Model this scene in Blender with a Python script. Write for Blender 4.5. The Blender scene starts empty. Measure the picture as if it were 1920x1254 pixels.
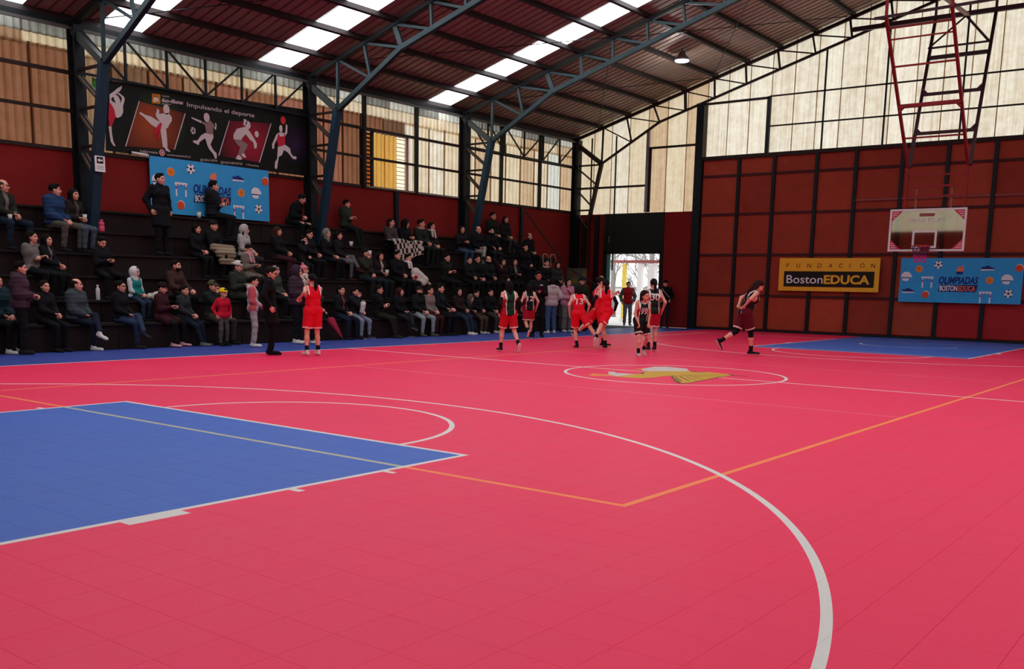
import bpy, math, random
import numpy as np
from mathutils import Vector, Matrix
from mathutils.geometry import tessellate_polygon
rnd = random.Random(7)
S = bpy.context.scene
COL = S.collection
PI = math.pi

def lin(c):
    if isinstance(c, str):
        c = c.lstrip('#'); c = tuple(int(c[i:i+2], 16)/255 for i in (0, 2, 4))
    return tuple((v/12.92 if v <= .04045 else ((v+.055)/1.055)**2.4) for v in c)

# ------------------------------------------------------------------ camera, sky, exposure
CAM = (-14.2519, -7.6259, 1.3806); YAW, PITCH, ROLL, FPX, CX, CY = .6564, -.1586, .0195, 1825.6, 959.9, 827.0
f = Vector((math.cos(PITCH)*math.cos(YAW), math.cos(PITCH)*math.sin(YAW), math.sin(PITCH)))
r = f.cross(Vector((0, 0, 1))).normalized(); u = r.cross(f)
r2 = math.cos(ROLL)*r+math.sin(ROLL)*u; u2 = -math.sin(ROLL)*r+math.cos(ROLL)*u
cd = bpy.data.cameras.new('camera'); cam = bpy.data.objects.new('camera', cd); COL.objects.link(cam)
M = Matrix((r2, u2, -f)).transposed().to_4x4(); M.translation = Vector(CAM); cam.matrix_world = M
cd.sensor_width = 36; cd.lens = FPX/1920*36; cd.shift_x = (960-CX)/1920; cd.shift_y = (CY-627)/1920
cd.clip_start = .05; cd.clip_end = 400
S.camera = cam
S.view_settings.view_transform = 'Standard'; S.view_settings.look = 'None'; S.view_settings.gamma = 1
S.view_settings.use_curve_mapping = False
S.view_settings.exposure = 0.0
SKY = 2.0
SKYLIGHT = 5.4       # daylight coming through the roof skylights
w = bpy.data.worlds.new('overcast'); S.world = w; w.use_nodes = True
nt = w.node_tree; bg = nt.nodes['Background']; bg.inputs['Strength'].default_value = SKY
tc = nt.nodes.new('ShaderNodeTexCoord'); sp = nt.nodes.new('ShaderNodeSeparateXYZ'); cr = nt.nodes.new('ShaderNodeValToRGB')
nt.links.new(tc.outputs['Generated'], sp.inputs[0]); nt.links.new(sp.outputs['Z'], cr.inputs[0]); nt.links.new(cr.outputs[0], bg.inputs[0])
cr.color_ramp.elements[0].color = (.80, .84, .88, 1); cr.color_ramp.elements[1].color = (.90, .95, 1, 1)
S.cycles.max_bounces = 6; S.cycles.diffuse_bounces = 4; S.cycles.glossy_bounces = 2; S.cycles.transmission_bounces = 6
S.cycles.transparent_max_bounces = 6; S.cycles.sample_clamp_indirect = 6.0
S.cycles.caustics_reflective = False; S.cycles.caustics_refractive = False

# ------------------------------------------------------------------ materials
MATS = {}
def N(nt, t, **kw):
    n = nt.nodes.new(t)
    for k, v in kw.items():
        if k.startswith('i'): n.inputs[int(k[1:])].default_value = v
        else: setattr(n, k, v)
    return n
def mat(key, col, rough=.7, metal=0., noise=.12, scale=6., spec=.3, emit=0., bump=0., stretch=None, coat=0.):
    if key in MATS: return MATS[key]
    c = lin(col) if isinstance(col, str) else col
    m = bpy.data.materials.new(key); m.use_nodes = True; nt = m.node_tree; b = nt.nodes['Principled BSDF']
    b.inputs['Roughness'].default_value = rough; b.inputs['Metallic'].default_value = metal
    b.inputs['Specular IOR Level'].default_value = spec
    tc = N(nt, 'ShaderNodeTexCoord'); nz = N(nt, 'ShaderNodeTexNoise'); nz.inputs['Scale'].default_value = scale; nz.inputs['Detail'].default_value = 4
    if stretch:
        mp = N(nt, 'ShaderNodeMapping'); mp.inputs['Scale'].default_value = stretch
        nt.links.new(tc.outputs['Object'], mp.inputs[0]); nt.links.new(mp.outputs[0], nz.inputs['Vector'])
    else: nt.links.new(tc.outputs['Object'], nz.inputs['Vector'])
    mx = N(nt, 'ShaderNodeMix', data_type='RGBA'); nt.links.new(nz.outputs['Fac'], mx.inputs[0])
    mx.inputs[6].default_value = (*[v*(1-noise*1.6) for v in c], 1); mx.inputs[7].default_value = (*[min(1, v*(1+noise)) for v in c], 1)
    nt.links.new(mx.outputs[2], b.inputs['Base Color'])
    if emit:
        b.inputs['Emission Color'].default_value = (*c, 1); b.inputs['Emission Strength'].default_value = emit
    if bump:
        bp = N(nt, 'ShaderNodeBump'); bp.inputs['Strength'].default_value = bump; bp.inputs['Distance'].default_value = .01
        nt.links.new(nz.outputs['Fac'], bp.inputs['Height']); nt.links.new(bp.outputs[0], b.inputs['Normal'])
    MATS[key] = m; return m
def cloth(col):
    return mat('cloth_'+col.lstrip('#'), col, .9, noise=.18, scale=22., spec=.15)
def sheet_mat(key, col, stain=.5, trans=.8):
    """aged translucent fibreglass: daylight outside shines through it"""
    if key in MATS: return MATS[key]
    c = lin(col); m = bpy.data.materials.new(key); m.use_nodes = True; nt = m.node_tree; nt.nodes.clear()
    out = N(nt, 'ShaderNodeOutputMaterial'); tr = N(nt, 'ShaderNodeBsdfTranslucent'); df = N(nt, 'ShaderNodeBsdfDiffuse'); mx = N(nt, 'ShaderNodeMixShader')
    geo = N(nt, 'ShaderNodeNewGeometry'); mp = N(nt, 'ShaderNodeMapping'); mp.inputs['Scale'].default_value = (9, 9, .3)
    nz = N(nt, 'ShaderNodeTexNoise'); nz.inputs['Scale'].default_value = 1.6; nz.inputs['Detail'].default_value = 5
    n2 = N(nt, 'ShaderNodeTexNoise'); n2.inputs['Scale'].default_value = 3.5; n2.inputs['Detail'].default_value = 6; n2.inputs['Roughness'].default_value = .7
    nt.links.new(geo.outputs['Position'], mp.inputs[0]); nt.links.new(mp.outputs[0], nz.inputs['Vector']); nt.links.new(geo.outputs['Position'], n2.inputs['Vector'])
    ad = N(nt, 'ShaderNodeMath', operation='ADD'); nt.links.new(nz.outputs['Fac'], ad.inputs[0]); nt.links.new(n2.outputs['Fac'], ad.inputs[1])
    rp = N(nt, 'ShaderNodeMapRange'); rp.inputs[1].default_value = .78; rp.inputs[2].default_value = 1.18; nt.links.new(ad.outputs[0], rp.inputs[0])
    cm = N(nt, 'ShaderNodeMix', data_type='RGBA'); nt.links.new(rp.outputs[0], cm.inputs[0])
    cm.inputs[6].default_value = (c[0]*(1-.45*stain), c[1]*(1-.6*stain), c[2]*(1-.75*stain), 1); cm.inputs[7].default_value = (*c, 1)
    nt.links.new(cm.outputs[2], tr.inputs[0]); nt.links.new(cm.outputs[2], df.inputs[0])
    mx.inputs[0].default_value = trans; nt.links.new(df.outputs[0], mx.inputs[1]); nt.links.new(tr.outputs[0], mx.inputs[2]); nt.links.new(mx.outputs[0], out.inputs[0])
    MATS[key] = m; return m
def emit_mat(key, col, st):
    if key in MATS: return MATS[key]
    m = bpy.data.materials.new(key); m.use_nodes = True; b = m.node_tree.nodes['Principled BSDF']
    b.inputs['Base Color'].default_value = (*lin(col), 1); b.inputs['Emission Color'].default_value = (*lin(col), 1); b.inputs['Emission Strength'].default_value = st
    MATS[key] = m; return m

# ------------------------------------------------------------------ objects
ORIG = {}
def tag(o, label=None, cat=None, group=None, kind=None):
    if label: o['label'] = label
    if cat: o['category'] = cat
    if group: o['group'] = group
    if kind: o['kind'] = kind
    return o
def empty(name, loc, label=None, cat=None, group=None, rotz=0., kind=None):
    o = bpy.data.objects.new(name, None); COL.objects.link(o); o.location = loc; o.rotation_euler = (0, 0, rotz); o.empty_display_size = .2
    ORIG[o.name] = Vector(loc); return tag(o, label, cat, group, kind)
def link_mesh(name, me, parent=None, loc=None):
    o = bpy.data.objects.new(name, me); COL.objects.link(o)
    if parent: o.parent = parent
    if loc is not None: o.location = loc
    return o
class MB:
    def __init__(s): s.v = []; s.f = []; s.m = []
    def add(s, vs, fs, m=0):
        k = len(s.v); s.v += [tuple(v) for v in vs]; s.f += [tuple(i+k for i in q) for q in fs]; s.m += [m]*len(fs); return s
    def box(s, x0, x1, y0, y1, z0, z1, m=0):
        return s.add([(x0,y0,z0),(x1,y0,z0),(x1,y1,z0),(x0,y1,z0),(x0,y0,z1),(x1,y0,z1),(x1,y1,z1),(x0,y1,z1)],
                     [(3,2,1,0),(4,5,6,7),(0,1,5,4),(1,2,6,5),(2,3,7,6),(3,0,4,7)], m)
    def bar(s, a, b, w, h=None, up=(0,0,1), m=0):
        h = h or w; a = Vector(a); b = Vector(b); d = (b-a).normalized(); up = Vector(up)
        if abs(d.dot(up)) > .98: up = Vector((1,0,0))
        x = d.cross(up).normalized()*w/2; y = x.cross(d).normalized()*h/2
        return s.add([a-x-y,a+x-y,a+x+y,a-x+y,b-x-y,b+x-y,b+x+y,b-x+y],[(0,1,2,3),(7,6,5,4),(0,4,5,1),(1,5,6,2),(2,6,7,3),(3,7,4,0)], m)
    def tube(s, pts, rad, n=8, m=0, closed=False, cap=True):
        pts = [Vector(p) for p in pts]; L = len(pts); rr = rad if isinstance(rad, (list, tuple)) else [rad]*L
        vs = []; up = None
        for i, p in enumerate(pts):
            t = (pts[(i+1) % L]-pts[i-1]) if closed else (pts[min(i+1, L-1)]-pts[max(i-1, 0)])
            t.normalize()
            if up is None: up = Vector((0,0,1)) if abs(t.z) < .9 else Vector((1,0,0))
            x = t.cross(up).normalized(); up = x.cross(t).normalized()
            vs += [p+rr[i]*(math.cos(2*PI*k/n)*x+math.sin(2*PI*k/n)*up) for k in range(n)]
        fs = [(i*n+k, i*n+(k+1) % n, (i+1)*n+(k+1) % n, (i+1)*n+k) for i in range(L-1) for k in range(n)]
        if closed: fs += [((L-1)*n+k, (L-1)*n+(k+1) % n, (k+1) % n, k) for k in range(n)]
        elif cap: fs += [tuple(range(n))[::-1], tuple((L-1)*n+k for k in range(n))]
        return s.add(vs, fs, m)
    def lathe(s, c, prof, n=16, m=0, axis=None):
        c = Vector(c); q = axis or Matrix.Identity(3); vs = []
        for (rr, z) in prof: vs += [c+q@Vector((rr*math.cos(2*PI*k/n), rr*math.sin(2*PI*k/n), z)) for k in range(n)]
        L = len(prof); fs = [(i*n+k, i*n+(k+1) % n, (i+1)*n+(k+1) % n, (i+1)*n+k) for i in range(L-1) for k in range(n)]
        fs += [tuple(range(n))[::-1], tuple((L-1)*n+k for k in range(n))]
        return s.add(vs, fs, m)
    def ball(s, c, rad, n=12, m=0):
        rx, ry, rz = rad if isinstance(rad, (list, tuple)) else (rad,)*3; k = n//2; c = Vector(c)
        vs = [c+Vector((0,0,-rz))]+[c+Vector((rx*math.sin(PI*i/k)*math.cos(2*PI*j/n), ry*math.sin(PI*i/k)*math.sin(2*PI*j/n), -rz*math.cos(PI*i/k))) for i in range(1, k) for j in range(n)]+[c+Vector((0,0,rz))]
        fs = [(0, 1+(j+1) % n, 1+j) for j in range(n)]
        for i in range(k-2): fs += [(1+i*n+j, 1+i*n+(j+1) % n, 1+(i+1)*n+(j+1) % n, 1+(i+1)*n+j) for j in range(n)]
        e = len(vs)-1; fs += [(e, 1+(k-2)*n+j, 1+(k-2)*n+(j+1) % n) for j in range(n)]
        return s.add(vs, fs, m)
    def prism(s, poly, O, ex, ez, t, m=0, disp=None):
        """flat polygon (x,z) on a plane with a little thickness t along its normal"""
        O = Vector(O); ex = Vector(ex).normalized(); ez = Vector(ez).normalized(); n = ex.cross(ez).normalized()
        if sum(poly[i-1][0]*poly[i][1]-poly[i][0]*poly[i-1][1] for i in range(len(poly))) < 0: poly = poly[::-1]
        tri = tessellate_polygon([[Vector((p[0], p[1], 0)) for p in poly]])
        L = len(poly)
        P = [O+ex*p[0]+ez*p[1]+n*(disp(*p) if disp else 0) for p in poly]
        vs = [p+n*t for p in P]+P
        fs = []
        for a, b, c in tri:
            A, B, C2 = poly[a], poly[b], poly[c]
            if (B[0]-A[0])*(C2[1]-A[1])-(B[1]-A[1])*(C2[0]-A[0]) < 0: b, c = c, b
            fs.append((a, b, c))
        fs += [(i, i+L, (i+1) % L+L, (i+1) % L) for i in range(L)]
        return s.add(vs, fs, m)
    def build(s, name, mats, parent=None, smooth=False, origin=None, kind=None):
        o0 = Vector((0,0,0))
        if parent: o0 = ORIG.get(parent.name, o0)
        elif origin is not None: o0 = Vector(origin)
        me = bpy.data.meshes.new(name)
        me.from_pydata([(v[0]-o0.x, v[1]-o0.y, v[2]-o0.z) for v in s.v], [], s.f)
        mats = mats if isinstance(mats, (list, tuple)) else [mats]
        for m in mats: me.materials.append(m)
        if len(mats) > 1: me.polygons.foreach_set('material_index', s.m)
        if smooth: me.polygons.foreach_set('use_smooth', [True]*len(s.f))
        o = link_mesh(name, me, parent, None if parent else o0); ORIG[o.name] = o0
        if kind: o['kind'] = kind
        return o
def circle(c, r_, n=20, a0=0, a1=2*PI, sx=1, sz=1):
    return [(c[0]+sx*r_*math.cos(a0+(a1-a0)*k/n), c[1]+sz*r_*math.sin(a0+(a1-a0)*k/n)) for k in range(n)]
TXT = {}
def text2d(s, bold=0., shear=0.):
    """lettering as flat 2-D triangles, normalised to unit cap height"""
    k = (s, bold, shear)
    if k in TXT: return TXT[k]
    cu = bpy.data.curves.new('lettering', 'FONT'); cu.body = s; cu.size = 1; cu.offset = bold; cu.shear = shear; cu.resolution_u = 3
    ob = bpy.data.objects.new('lettering', cu); me = bpy.data.meshes.new_from_object(ob)
    V = np.array([v.co[:2] for v in me.vertices]).reshape(-1, 2); F = [tuple(p.vertices) for p in me.polygons]
    bpy.data.objects.remove(ob); bpy.data.curves.remove(cu); bpy.data.meshes.remove(me)
    if len(V): V = (V-[V[:, 0].min(), 0])/.70
    TXT[k] = (V, F); return V, F
def put_text(mb, s, x, z, h, O, ex, ez, lift, width=None, m=0, bold=0., shear=0., disp=None, center=False, space=1.):
    V, F = text2d(s, bold, shear)
    if not len(V): return
    W = V[:, 0].max(); sx = (width/W) if width else h
    O = Vector(O); ex = Vector(ex).normalized(); ez = Vector(ez).normalized(); n = ex.cross(ez).normalized()
    off = -W*sx/2 if center else 0
    vs = []
    for a, b in V:
        px, pz = x+off+a*sx, z+b*h
        vs.append(O+ex*px+ez*pz+n*(lift+(disp(px, pz) if disp else 0)))
    mb.add(vs, F, m)

# ------------------------------------------------------------------ skylights, seen and added ones, light the hall: emissive sheets in the roof (see below)
STEEL = mat('teal_painted_steel', '#2b3f43', .45, .3, .25, 9)
STEELD = mat('dark_painted_steel', '#161c20', .5, .3, .25, 9)
RUST = mat('brown_painted_steel', '#2a1a16', .6, .2, .25, 9)
DARKWOOD = mat('dark_stained_planks', '#140b0b', .75, 0, .35, 5, stretch=(1, 8, 8))
DARKRISER = mat('dark_red_boards', '#1c0a0a', .8, 0, .3, 5, stretch=(1, 6, 6))
REDP = [mat('red_plywood_%d' % i, c, .75, 0, .16, 2.5, spec=.2) for i, c in enumerate(('#a2402c', '#9a3a28', '#a8442e', '#943626'))]
REDD = mat('dark_red_plywood', '#7e1d1b', .8, 0, .14, 2, spec=.15)
REDB = mat('bright_red_padding', '#a81c22', .7, 0, .1, 3)
WHITE = mat('white_paint', '#e6e4e0', .6, noise=.05)
BLACKP = mat('black_paint', '#0d0e10', .6, noise=.1)
X0, X1, YW, XF = -21., 17., 13.7, 17.
RIDGE_S = .287
def zroof(y): return 6.92+RIDGE_S*(13.8-abs(y))
TRUSS_X = (-15.45, -9.0, -2.55, 4.0, 10.45, 16.88)

# ---- floor: interlocking 30 cm sport tiles, colours and lines printed in the material
def floor_material():
    m = bpy.data.materials.new('sport_tile'); m.use_nodes = True; nt = m.node_tree; b = nt.nodes['Principled BSDF']
    L = nt.links.new; geo = N(nt, 'ShaderNodeNewGeometry'); sp = N(nt, 'ShaderNodeSeparateXYZ'); L(geo.outputs['Position'], sp.inputs[0])
    X, Y = sp.outputs[0], sp.outputs[1]
    def op(o, a, b_=None):
        n = N(nt, 'ShaderNodeMath', operation=o)
        for i, v in enumerate((a, b_)):
            if v is None: continue
            if isinstance(v, (int, float)): n.inputs[i].default_value = v
            else: L(v, n.inputs[i])
        return n.outputs[0]
    def rng(v, a, b_): return op('MULTIPLY', op('GREATER_THAN', v, a), op('LESS_THAN', v, b_))
    def rect(x0, x1, y0, y1, yy=None): return op('MULTIPLY', rng(X, x0, x1), rng(Y if yy is None else yy, y0, y1))
    def orr(*a):
        o = a[0]
        for k in a[1:]: o = op('MAXIMUM', o, k)
        return o
    AY = op('ABSOLUTE', Y); AX = op('ABSOLUTE', op('ADD', X, 0.0))
    def dist(cx, cy=0.):
        dx = op('SUBTRACT', X, cx); dy = op('SUBTRACT', Y, cy)
        return op('SQRT', op('ADD', op('MULTIPLY', dx, dx), op('MULTIPLY', dy, dy)))
    W = .052; SL = 7.785; BN, BF = -14.45, 14.55; FN, FF = -8.23, 8.5; KW = 2.547
    inside = op('LESS_THAN', AY, SL)
    key = op('MULTIPLY', orr(rng(X, BN, FN), rng(X, FF, 17.)), op('LESS_THAN', AY, KW))
    blue = orr(op('SUBTRACT', 1., inside), key)
    d3n, d3f = dist(-12.5), dist(12.6)
    inS = op('LESS_THAN', AY, SL)
    white = orr(
        op('MULTIPLY', rng(AY, SL-W, SL), rng(X, BN, BF)),
        op('MULTIPLY', orr(rng(X, BN, BN+W), rng(X, BF-W, BF), rng(X, -.05-W/2, -.05+W/2)), inS),
        rng(dist(-.05), 1.8-W, 1.8),
        op('MULTIPLY', rng(AY, KW-W, KW), orr(rng(X, BN, FN), rng(X, FF, BF))),
        op('MULTIPLY', orr(rng(X, FN-W, FN), rng(X, FF, FF+W)), op('LESS_THAN', AY, KW)),
        op('MULTIPLY', rng(dist(FN), 1.8-W, 1.8), op('GREATER_THAN', X, FN)),
        op('MULTIPLY', rng(dist(FF), 1.8-W, 1.8), op('LESS_THAN', X, FF)),
        op('MULTIPLY', rng(d3n, 6.68-W, 6.68), op('GREATER_THAN', X, -11.5)), op('MULTIPLY', rng(AY, 6.62-W, 6.62), rng(X, BN, -11.5)),
        op('MULTIPLY', rng(d3f, 6.85-W, 6.85), op('LESS_THAN', X, 11.2)), op('MULTIPLY', rng(AY, 6.72-W, 6.72), rng(X, 11.2, BF)),
        op('MULTIPLY', rng(dist(13.0), 1.25-W, 1.25), op('LESS_THAN', X, 13.0)), op('MULTIPLY', rng(dist(-12.9), 1.25-W, 1.25), op('GREATER_THAN', X, -12.9)),
        rect(-11.32, -10.92, KW, KW+.1, AY), rect(-10.1, -10.04, KW, KW+.1, AY), rect(-9.22, -9.17, KW, KW+.1, AY),
        rect(10.92, 11.32, KW, KW+.1, AY), rect(10.1, 10.15, KW, KW+.1, AY), rect(9.22, 9.27, KW, KW+.1, AY))
    orange = orr(op('MULTIPLY', rng(AY, 4.5-W, 4.5), op('LESS_THAN', AX, 9.)), op('MULTIPLY', rng(AX, 9.-W, 9.), op('LESS_THAN', AY, 4.5)))
    thin = op('MULTIPLY', rng(AX, 3.-.04, 3.), op('LESS_THAN', AY, 4.5))
    nz = N(nt, 'ShaderNodeTexNoise'); nz.inputs['Scale'].default_value = 1.1; nz.inputs['Detail'].default_value = 8; nz.inputs['Roughness'].default_value = .75; L(geo.outputs['Position'], nz.inputs['Vector'])
    n2 = N(nt, 'ShaderNodeTexNoise'); n2.inputs['Scale'].default_value = 60; n2.inputs['Detail'].default_value = 3; L(geo.outputs['Position'], n2.inputs['Vector'])
    def mix(fac, a, b_):
        n = N(nt, 'ShaderNodeMix', data_type='RGBA'); L(fac, n.inputs[0])
        for i, v in ((6, a), (7, b_)):
            if isinstance(v, str): n.inputs[i].default_value = (*lin(v), 1)
            else: L(v, n.inputs[i])
        return n.outputs[2]
    c = mix(blue, FLOOR_RED, mix(inside, '#39478e', FLOOR_BLUE))  # border blue is darker: shade and red wall reflection put into the colour
    c = mix(orange, c, mix(blue, '#f58a4a', '#b4b49a')); c = mix(thin, c, '#f0707c'); c = mix(white, c, '#d9d6cf')
    v = op('ADD', op('MULTIPLY', nz.outputs['Fac'], .14), op('MULTIPLY', n2.outputs['Fac'], .16)); v = op('ADD', v, .85)
    hs = N(nt, 'ShaderNodeHueSaturation'); L(v, hs.inputs['Value']); L(c, hs.inputs['Color'])
    L(hs.outputs[0], b.inputs['Base Color'])
    rg = op('ADD', op('MULTIPLY', nz.outputs['Fac'], .25), .33); L(rg, b.inputs['Roughness'])
    b.inputs['Specular IOR Level'].default_value = .16
    bp = N(nt, 'ShaderNodeBump'); bp.inputs['Strength'].default_value = .25; bp.inputs['Distance'].default_value = .004; L(n2.outputs['Fac'], bp.inputs['Height']); L(bp.outputs[0], b.inputs['Normal'])
    return m
FLOOR_RED, FLOOR_BLUE = '#ec2c58', '#3f66ba'
TILE = floor_material()
flo = MB().box(X0, X1, -YW, YW, -.12, -.016)
floor = flo.build('floor', mat('concrete_slab', '#26201f', .9), kind='structure')
T = .3048
tme = MB()
g, ch = .0002, .0009
a_, b2_ = g, T-g; c_, d_ = g+ch, T-g-ch
tme.add([(a_,a_,-.0012),(b2_,a_,-.0012),(b2_,b2_,-.0012),(a_,b2_,-.0012),(c_,c_,0),(d_,c_,0),(d_,d_,0),(c_,d_,0),(a_,a_,-.016),(b2_,a_,-.016),(b2_,b2_,-.016),(a_,b2_,-.016)],
        [(4,5,6,7),(0,1,5,4),(1,2,6,5),(2,3,7,6),(3,0,4,7),(8,9,1,0),(9,10,2,1),(10,11,3,2),(11,8,0,3)])
tile_me = bpy.data.meshes.new('floor_tile'); tile_me.from_pydata(tme.v, [], tme.f); tile_me.materials.append(TILE)
TY0 = -6.96-T*11; TX0 = -15.4
nx = int((16.98-TX0)/T); ny = int((10.12-TY0)/T)
allt = []
cv = Vector(CAM)
for i in range(nx):
    for j in range(ny):
        p = Vector((TX0+(i+.5)*T, TY0+(j+.5)*T, 0)); d = p-cv; zz = d.dot(f)
        vis = zz > .5
        if vis:
            sx = CX+FPX*d.dot(r2)/zz; sy = CY-FPX*d.dot(u2)/zz; vis = -20 < sx < 1940 and sy < 1275
        allt.append((d.length if vis else 1e9, i, j))
allt.sort()
rest = MB()
for k, (dd, i, j) in enumerate(allt):
    x, y = TX0+i*T, TY0+j*T
    if k < 300: link_mesh('floor_tile', tile_me, floor, (x, y, 0))
    else:
        rest.add([(a_+x,a_+y,-.0012),(b2_+x,a_+y,-.0012),(b2_+x,b2_+y,-.0012),(a_+x,b2_+y,-.0012),(c_+x,c_+y,0),(d_+x,c_+y,0),(d_+x,d_+y,0),(c_+x,d_+y,0)],
                 [(4,5,6,7),(0,1,5,4),(1,2,6,5),(2,3,7,6),(3,0,4,7)])
rest.build('floor_tiles', TILE, floor, kind='stuff')
# bird emblem printed on the centre circle (flat print, wing + head + neck)
EMB = [mat('emblem_yellow', '#c99a26', .5, noise=.08), mat('emblem_white', '#cbbcb2', .5, noise=.05), mat('emblem_brown', '#7a4a20', .5), mat('emblem_orange', '#e58a3a', .5)]
em = MB()
def fl(poly, m, z=.0006): em.prism([(p[0], p[1]) for p in poly], (0, 0, z), (1, 0, 0), (0, 1, 0), .0006, m)
fl([(-.52,.97),(-.44,.9),(-.63,.75),(-.58,.46),(-.52,.35),(-1.13,.23),(-1.2,.52)], 1)
fl([(-1.31,.84),(-.96,.96),(-1.07,.82),(-.99,.63),(-1.14,.41),(-1.38,.72)], 3, .0012)
fl([(-.66,.41),(-.41,.41),(-.16,.51),(.09,.55),(.36,.36),(.54,.18),(.75,.13),(.51,-.05),(.76,-.17),(.66,-.65),(.45,-.77),(.06,-.79),(-.22,-.43),(-.18,-.18),(-.37,-.14),(-.51,-.07),(-.88,-.1),(-1.14,-.02),(-1.21,.18),(-1.21,.41)], 0, .0012)
fl([(-.37,-.14),(-.14,-.16),(-.16,-.4),(.11,-.77),(-.34,-.81),(-.77,-.85),(-1.25,-.9),(-1.39,-.83),(-1.17,-.63),(-.72,-.35)], 0, .0018)
fl([(.37,.87),(.98,.96),(1.17,.8),(1.08,.36),(.7,.11),(.5,.18),(.34,.34),(.06,.54),(.12,.69)], 1, .0018)
fl([(.16,.92),(.45,.91),(.3,.8),(.17,.78)], 3, .0024)
for (xa, ya), (xb, yb), wd in (((-.5,-.26),(-1.1,-.7),.03),((-.39,-.29),(-.95,-.75),.03),((-.35,-.38),(-.74,-.77),.025),((-.31,-.48),(-.5,-.76),.025),((-.8,-.42),(-1.32,-.79),.03),((-.37,-.14),(.09,-.78),.03),((-.16,.51),(-.46,.36),.05),((.7,.11),(.57,-.26),.03),((-.14,-.16),(.48,-.73),.025),((.11,-.77),(-.34,-.81),.03),((-.34,-.81),(-1.25,-.9),.03),((-1.25,-.9),(-1.39,-.83),.04),((-1.39,-.83),(-1.17,-.63),.04),((-1.17,-.63),(-.72,-.35),.03),((-.72,-.35),(-.37,-.14),.03),((.66,-.65),(.48,-.8),.05),((.48,-.8),(.54,-1.03),.04)):
    L_ = math.hypot(xb-xa, yb-ya); ux, uy = -(yb-ya)/L_*wd/2, (xb-xa)/L_*wd/2
    fl([(xa+ux,ya+uy),(xb+ux,yb+uy),(xb-ux,yb-uy),(xa-ux,ya-uy)], 2, .0030)
em.build('court_emblem', EMB, floor)

# ---- left wall (behind the bleacher)
wl = MB().box(X0, X1, YW+.02, YW+.10, 0, 4.12).box(X0, X1, YW-.02, YW+.06, 4.10, 4.18, 1)
wall_left = wl.build('wall_left', [REDD, RUST], kind='structure')
def corrugated(a, b, z0, z1, depth=.035, pitch=.19):
    """one ribbed sheet standing between plan points a and b"""
    a = Vector(a); b = Vector(b); L = (b-a).length; e = (b-a)/L; n = Vector((-e.y, e.x)); k = max(2, int(round(L/pitch)))
    pts = []
    for i in range(k):
        s = L*i/k; q = L/k
        for t, d in ((.0, 0), (.55, 0), (.68, depth), (.87, depth)): pts.append(a+e*(s+q*t)+n*d)
    pts.append(b); mb = MB(); m_ = len(pts)
    za = z0 if callable(z0) else (lambda p: z0); zb = z1 if callable(z1) else (lambda p: z1)
    vs = [(p.x, p.y, za(p)) for p in pts]+[(p.x, p.y, zb(p)) for p in pts]
    return mb.add(vs, [(i, i+1, m_+i+1, m_+i) for i in range(m_-1)])
SH = dict(cream=sheet_mat('fibreglass_cream', '#e0d0b2', .4), tan=sheet_mat('fibreglass_tan', '#cfb492', .45), white=sheet_mat('fibreglass_white', '#d8d8cc', .3),
          grey=sheet_mat('fibreglass_grey', '#8f918a', .6), orange=sheet_mat('fibreglass_shadow_orange', '#825840', .45), brown=sheet_mat('fibreglass_shadow_brown', '#70523e', .5),  # orange, brown, salmon: a neighbouring building's shadow put into the sheet colour
          salmon=sheet_mat('fibreglass_shadow_salmon', '#93604c', .4), yellow=sheet_mat('fibreglass_yellow', '#d0a050', .3), pale=sheet_mat('fibreglass_pale', '#e8dfca', .5),
          bright=sheet_mat('fibreglass_bright', '#eee6d2', .45), dtan=sheet_mat('fibreglass_dull', '#94765a', .45), band=sheet_mat('fibreglass_band', '#cdbb98', .4))
def sheets_x(x0, x1, y, z0, z1, n, cols):
    for i in range(n):
        a, b = x0+(x1-x0)*i/n, x0+(x1-x0)*(i+1)/n
        corrugated((b+.015, y+(i % 2)*.012), (a-.015, y+(i % 2)*.012), z0, z1).build('sheet', SH[cols[i % len(cols)]], wall_left)
        if z0 < 5 and x1-x0 > 1.2: MB().add([(b-.03, y-.015, z0), (b+.03, y-.015, z0), (b+.03, y-.015, z1), (b-.03, y-.015, z1)], [(0, 1, 2, 3)]).build('lap_joint', sheet_mat('stained_joint', '#8a6a48', .5), wall_left)
YS = YW+.12
sheets_x(-20.9, -9.0, YS, 4.1, 6.95, 10, ['orange', 'brown'])  # lower rows on this side: outside shadow painted in as browner sheets
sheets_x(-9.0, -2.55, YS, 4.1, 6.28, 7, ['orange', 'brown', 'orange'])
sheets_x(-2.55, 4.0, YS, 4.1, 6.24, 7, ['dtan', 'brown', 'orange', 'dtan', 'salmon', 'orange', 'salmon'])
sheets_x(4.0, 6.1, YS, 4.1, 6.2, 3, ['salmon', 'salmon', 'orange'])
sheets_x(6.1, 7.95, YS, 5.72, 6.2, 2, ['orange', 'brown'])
sheets_x(6.55, 7.6, YS, 4.1, 5.72, 2, ['yellow', 'yellow'])
sheets_x(7.95, 8.3, YS, 4.1, 6.2, 1, ['pale'])
sheets_x(8.3, 10.45, YS, 4.1, 6.2, 3, ['cream', 'pale', 'cream'])
sheets_x(10.45, 17.0, YS, 4.1, 6.2, 8, ['cream', 'tan', 'cream', 'cream', 'tan', 'cream', 'white', 'tan'])
sheets_x(-9.0, -2.55, YS-.03, 6.2, 6.5, 6, ['dtan', 'band']); sheets_x(-9.0, -2.55, YS-.06, 6.46, 6.98, 6, ['grey'])
sheets_x(-2.55, 4.0, YS-.03, 6.16, 6.5, 6, ['band']); sheets_x(-2.55, 4.0, YS-.06, 6.46, 6.98, 6, ['grey'])
sheets_x(4.0, 10.45, YS-.03, 6.12, 6.5, 6, ['cream']); sheets_x(4.0, 10.45, YS-.06, 6.46, 6.98, 6, ['grey', 'white'])
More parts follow.
